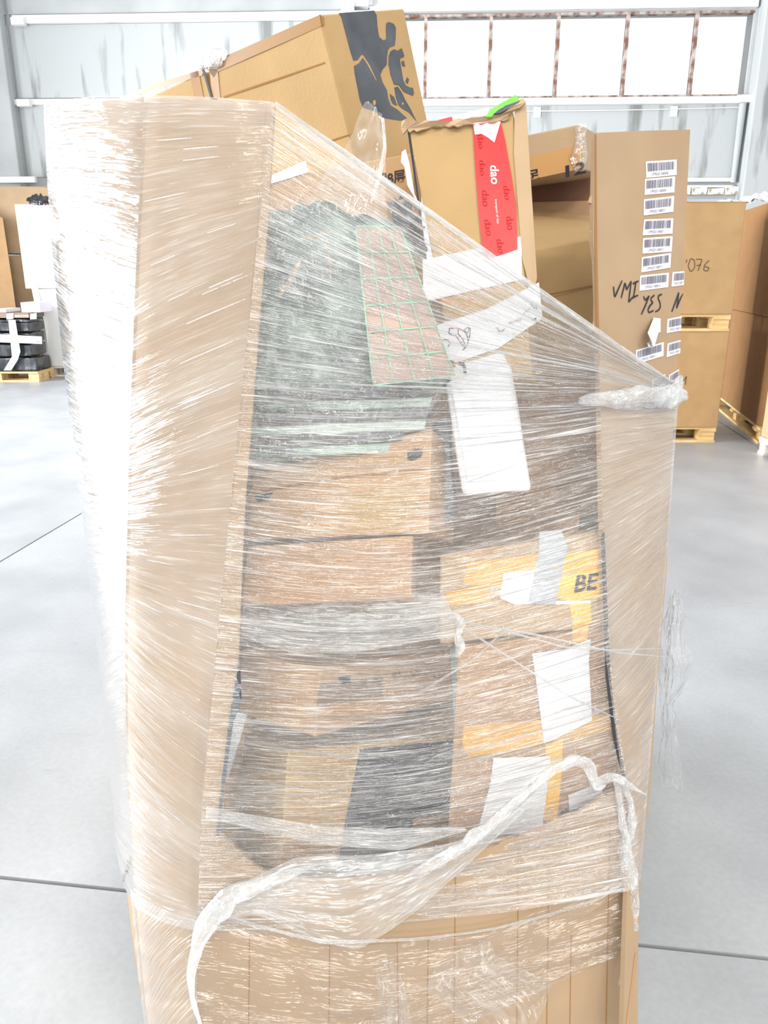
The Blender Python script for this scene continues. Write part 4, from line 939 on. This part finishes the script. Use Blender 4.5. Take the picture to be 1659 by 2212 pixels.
# torn hole with puckered film at the carton corner
rope('film_fold', [PC.hit(x, y, .012) for x, y in ((966, 1336), (984, 1330), (996, 1348), (988, 1372), (994, 1398), (984, 1420))], [.003, .005, .006, .005, .006, .002], M['film_rope'], sf, 50, 10, .6, 62, 4, .5)
# crumpled loose film at the right side
sheet('film_scrap', [[(1448, 1276, 1.50), (1462, 1274, 1.5), (1468, 1286, 1.5)], [(1436, 1320, 1.5), (1456, 1310, 1.46), (1478, 1330, 1.5)], [(1424, 1360, 1.5), (1455, 1355, 1.44), (1482, 1350, 1.5)], [(1418, 1390, 1.5), (1450, 1395, 1.45), (1486, 1400, 1.5)], [(1420, 1440, 1.5), (1455, 1440, 1.42), (1500, 1430, 1.5)], [(1420, 1490, 1.5), (1452, 1480, 1.44), (1490, 1470, 1.5)], [(1424, 1530, 1.5), (1440, 1530, 1.47), (1456, 1520, 1.5)], [(1430, 1580, 1.5), (1445, 1585, 1.48), (1460, 1570, 1.5)], [(1416, 1650, 1.5), (1440, 1660, 1.48), (1470, 1650, 1.5)], [(1418, 1690, 1.5), (1440, 1700, 1.48), (1474, 1704, 1.5)]], M['film_loose'], sf, 40, 110, .008, 7, 71, .5)
# film over the joint of the two top cartons
rope('film_scrap', [PLf.hit(x, y, .006) for x, y in ((430, 146), (446, 138), (468, 126), (490, 108))], [.006, .012, .014, .003], M['film_rope'], sf, 40, 12, .4, 72, 4, .5)
sheet('film_scrap', [[(412, 152, 2.0), (440, 140, 1.98), (470, 122, 1.94)], [(420, 180, 1.99), (448, 175, 1.96), (480, 165, 1.93)], [(424, 212, 1.98), (452, 212, 1.96), (486, 212, 1.92)]], M['film_bag'], sf, 24, 30, .006, 6, 73, .4)

# ================================================================== BACKGROUND, RIGHT
def plain_carton(name, label, x0, x1, y0, y1, z0, z1, mat, group, parts=True, rot=None):
    t = thing(name, label, 'carton', ((x0 + x1) / 2, (y0 + y1) / 2, z0), group)
    boxmesh('body', x0, x1, y0, y1, z0, z1 - .004, mat, t, warp=.004, cuts=4, bev=.006, seed=x0)
    if parts:
        boxmesh('flap', x0 + .002, x1 - .002, y0 + .002, (y0 + y1) / 2 - .004, z1 - .004, z1 + .004, mat, t)
        boxmesh('flap', x0 + .002, x1 - .002, (y0 + y1) / 2 + .004, y1 - .002, z1 - .004, z1 + .004, mat, t)
    return t
RY = 6.9
xr = 3.03
pallet((xr - .6, RY + .42, 0), 0, 'lower timber pallet under the two stacked pallet boxes')
u1 = plain_carton('stacked_carton', 'lower of two stacked pallet boxes with pencilled 21', xr - 1.2, xr, RY, RY + .82, .145, .99, M['card_back'], 'stacked pallet boxes')
pallet((xr - .6, RY + .42, .996), 0, 'upper timber pallet between the two stacked pallet boxes')
u2 = plain_carton('stacked_carton', 'upper of two stacked pallet boxes with pencilled 076', xr - 1.2, xr, RY, RY + .82, 1.142, 2.05, M['card_back'], 'stacked pallet boxes')
PR_ = Plane((0, RY, 0), (1, RY, 0), (0, RY, 1))
strokes('pen_writing', PR_, [[(1484, 560), (1482, 568)], [(1492, 558), (1486, 575), (1492, 588), (1501, 578), (1500, 562), (1492, 558)], [(1503, 560), (1517, 560), (1507, 586)], [(1504, 574), (1514, 572)], [(1532, 562), (1522, 572), (1520, 584), (1528, 586), (1532, 578), (1522, 576)]], .007, M['pen'], u2, .004)
strokes('pen_writing', PR_, [[(1468, 812), (1474, 816), (1468, 830), (1476, 830)], [(1476, 824), (1483, 812), (1480, 832)]], .007, M['pen'], u1, .004)
plain_carton('stacked_carton', 'carton top peeping over the stacked pallet boxes', 2.35, 3.0, 8.6, 9.2, 0.0, 2.33, M['card_tan'], 'stacked pallet boxes', False)
o = sheet('plastic_film', [[(1545, 440, 7.5), (1575, 431, 7.4), (1605, 434, 7.4)], [(1540, 441, 7.0), (1575, 437, 6.95), (1610, 438, 7.0)]], M['film_white'], None, 20, 10, .03, 4, 80)
tag(o, 'white plastic lying on the upper stacked pallet box', 'plastic film')
# eight-sided box at the right edge
Nn = on_z(1632, 958); Ff = on_z(1534, 872)
dv = unit((Ff - Nn)[:2]); sv_ = np.array((dv[1], -dv[0]))
if sv_[0] < 0: sv_ = -sv_
Ld = np.linalg.norm((Ff - Nn)[:2]); Wd_ = 1.0
ctr = Nn[:2] + dv * Ld / 2 + sv_ * Wd_ / 2
pallet((ctr[0], ctr[1], 0), math.atan2(dv[1], dv[0]), 'timber pallet under the wrapped box at the right edge', L=float(Ld), Wd=float(Wd_))
rb = thing('pallet_box', 'tall eight-sided pallet box with shade in its colour, standing behind the right edge', 'pallet box', (ctr[0], ctr[1], .145))
fp_ = [(.0, .16), (.14, .02), (Ld - .2, .02), (Ld - .02, .2), (Ld - .02, Wd_ - .2), (Ld - .2, Wd_), (.2, Wd_), (.0, Wd_ - .2)]
fpw = [Nn[:2] + dv * a + sv_ * b for a, b in fp_]
for z0, z1, gsz in ((.147, 1.1, 0), (1.106, 2.1, .012)):
    for i in range(8):
        a, b = fpw[i], fpw[(i + 1) % 8]
        n_ = unit((*(((a + b) / 2) - ctr), 0))
        prism('side_panel', [np.array((a[0], a[1], z0)) + n_ * gsz, np.array((b[0], b[1], z0)) + n_ * gsz, np.array((b[0], b[1], z1)) + n_ * gsz, np.array((a[0], a[1], z1)) + n_ * gsz], n_, .012, M['card_shaded_box'], rb)
prism('lid', [(p[0], p[1], 2.11) for p in fpw], (0, 0, 1), .02, M['card'], rb)
P0_, P1_ = fpw[0], fpw[1]
o = sheet('plastic_film', [[(1600, 432, 8.9), (1630, 420, 8.9), (1680, 416, 8.8)], [(1600, 438, 8.6), (1630, 434, 8.4), (1680, 432, 8.3)]], M['film_white'], None, 24, 12, .04, 4, 81)
tag(o, 'white plastic heaped on the shaded pallet box at the right', 'plastic film')
# nearest box, cut by the frame
nb = on_z(1631, 978) + np.array((0, -.8, 0))
pallet((nb[0] + .62, nb[1] + .4, 0), 0, 'white painted pallet cut off by the right edge', wood='wood_pale')
plain_carton('stacked_carton', 'pale carton on the white pallet cut off by the right edge', nb[0] + .03, nb[0] + 1.2, nb[1] + .0, nb[1] + .8, .145, 1.0, M['card_tan'], None)

# ================================================================== BACKGROUND, LEFT
LY = 11.55
def xz(px, py, Y): p = at(px, py, Y); return p[0], p[2]
xa, za = xz(-40, 405, 12.4); xb, _ = xz(112, 500, 12.4); _, zm = xz(30, 551, 12.4)
plain_carton('stacked_carton', 'upper tan carton against the wall behind the white stack', xa, xb + .3, 12.3, 12.78, zm + .02, za, M['card_tan'], 'cartons against the wall')
plain_carton('stacked_carton', 'lower tan carton against the wall behind the white stack', xa, xb + .3, 12.3, 12.78, .0, zm - .02, M['card_tan'], 'cartons against the wall')
xc, zc = xz(-30, 470, 11.9); xd, _ = xz(30, 600, 11.9)
t = thing('stacked_carton', 'leaning orange brown carton at the left edge', 'carton', (xc, 11.9, .0), 'cartons against the wall')
hexa('body', [at(-40, 700, 11.95), at(38, 690, 11.95), at(6, 470, 12.1), at(-40, 455, 12.1), at(-40, 700, 12.2), at(38, 690, 12.2), at(6, 470, 12.25), at(-40, 455, 12.25)], M['card_orange'], t, warp=.01)
# white carton stack on its pallet
xw, zw = xz(52, 442, LY); xw2 = xz(215, 600, LY)[0]; zj = 1.25
pcx = xz(97, 805, LY)[0]
pallet((pcx + .6, LY + .36, 0), 0, 'timber pallet showing at the foot of the white stack', wood='wood_pale', L=1.2, Wd=.7)
plain_carton('white_carton', 'lower white sunlit carton beside the black wrapped load', pcx - .02, pcx + 1.15, LY, LY + .7, .147, zj, M['white_carton'], 'white sunlit cartons')
plain_carton('white_carton', 'upper white sunlit carton with a flap hanging open', pcx - .12, pcx + 1.15, LY, LY + .7, zj + .01, zw, M['white_carton'], 'white sunlit cartons')
pan = prism('white_board', [at(36, 442, LY - .1), at(49, 442, LY - .06), at(80, 618, LY - .05), at(96, 700, LY - .05), on_z(112, 812, .0), on_z(104, 812, .0), at(84, 700, LY - .05), at(68, 622, LY - .05)], (0, -1, 0), .02, M['white_carton'])
tag(pan, 'narrow white board leaning on the white carton stack', 'board')
o = sheet('foil_bundle', [[(58, 428, LY), (80, 421, LY + .1), (120, 424, LY + .1)], [(58, 436, LY), (85, 434, LY - .1), (120, 436, LY - .1)], [(64, 442, LY), (90, 442, LY - .06), (120, 444, LY)]], M['black_plastic'], None, 24, 14, .05, 6, 83)
tag(o, 'crumpled dark film bundle on top of the white stack', 'film bundle')
# black wrapped load with white tape
BY = 10.95
bx1 = xz(74, 800, BY)[0]; bx0 = bx1 - 1.05
ld = thing('wrapped_load', 'black film wrapped load crossed with white tape on a pallet', 'load', (bx0 + .5, BY + .4, .145))
pallet((bx0 + .5, BY + .27, 0), 0, 'timber pallet under the black wrapped load', Wd=.52)
zt = [.145] + [xz(60, y, BY)[1] for y in (772, 742, 718, 696)] + [xz(60, 688, BY)[1]]
zt = sorted(set(round(z, 3) for z in zt))
for i in range(len(zt) - 1):
    for j in range(2):
        boxmesh('wrapped_pack', bx0 + .53 * j - (.03 if i == 0 else 0), bx0 + .52 + .53 * j + (.04 if i == 0 else 0), BY, BY + .5, zt[i] + .008, zt[i + 1] - .008, M['black_plastic'], ld, warp=.018, cuts=6, bev=.02, seed=i + 3 * j)
ztop = xz(60, 676, BY)[1]
tbx = thing('flat_carton', 'flat grey brown carton lettered MADE IN CHINA on the black load', 'carton', (bx0 + .5, BY + .4, zt[-1]))
boxmesh('body', bx0 - .02, bx1 + .03, BY - .01, BY + .5, zt[-1] + .006, ztop, M['brown_carton'], tbx, bev=.006)
PB_ = Plane((0, BY - .012, 0), (1, BY - .012, 0), (0, BY - .012, 1))
lettering('lettering', PB_, 'MADE IN CHINA', (32, 685), (62, 684), (32, 681), M['white_paper'], tbx, .004, .03)
for a, b in ((14, 29), (65, 79)):
    decal('tape', PB_, [(a, 678), (b, 676), (b, 689), (a, 690)], M['white_tape'], tbx, .004)
PB2 = Plane((0, BY - .03, 0), (1, BY - .03, 0), (0, BY - .03, 1))
decal('tape', PB2, [(18, 691), (33, 691), (44, 760), (38, 778), (24, 800), (8, 800), (26, 770)], M['white_paper'], ld, .03, .003)
decal('tape', PB2, [(-10, 722), (90, 727), (91, 743), (-10, 739)], M['white_paper'], ld, .034, .003)
lettering('lettering', PB2, 'fragile', (70, 740), (90, 741), (70, 735), M['ink_soft'], ld, .04)
o = boxmesh('paper_pack', *[xz(39, 670, BY)[0], xz(80, 670, BY)[0]], BY + .1, BY + .5, ztop + .002, xz(60, 662, BY)[1] + .05, M['lilac'], None, bev=.004)
tag(o, 'pale paper pack lying on the flat carton of the black load', 'paper pack')
o = boxmesh('paper_pack', *[xz(-20, 670, BY)[0], xz(9, 670, BY)[0]], BY + .05, BY + .5, ztop + .002, ztop + .05, M['white_paper'], None, bev=.004)
tag(o, 'thin white paper pack at the left edge on the flat carton', 'paper pack')
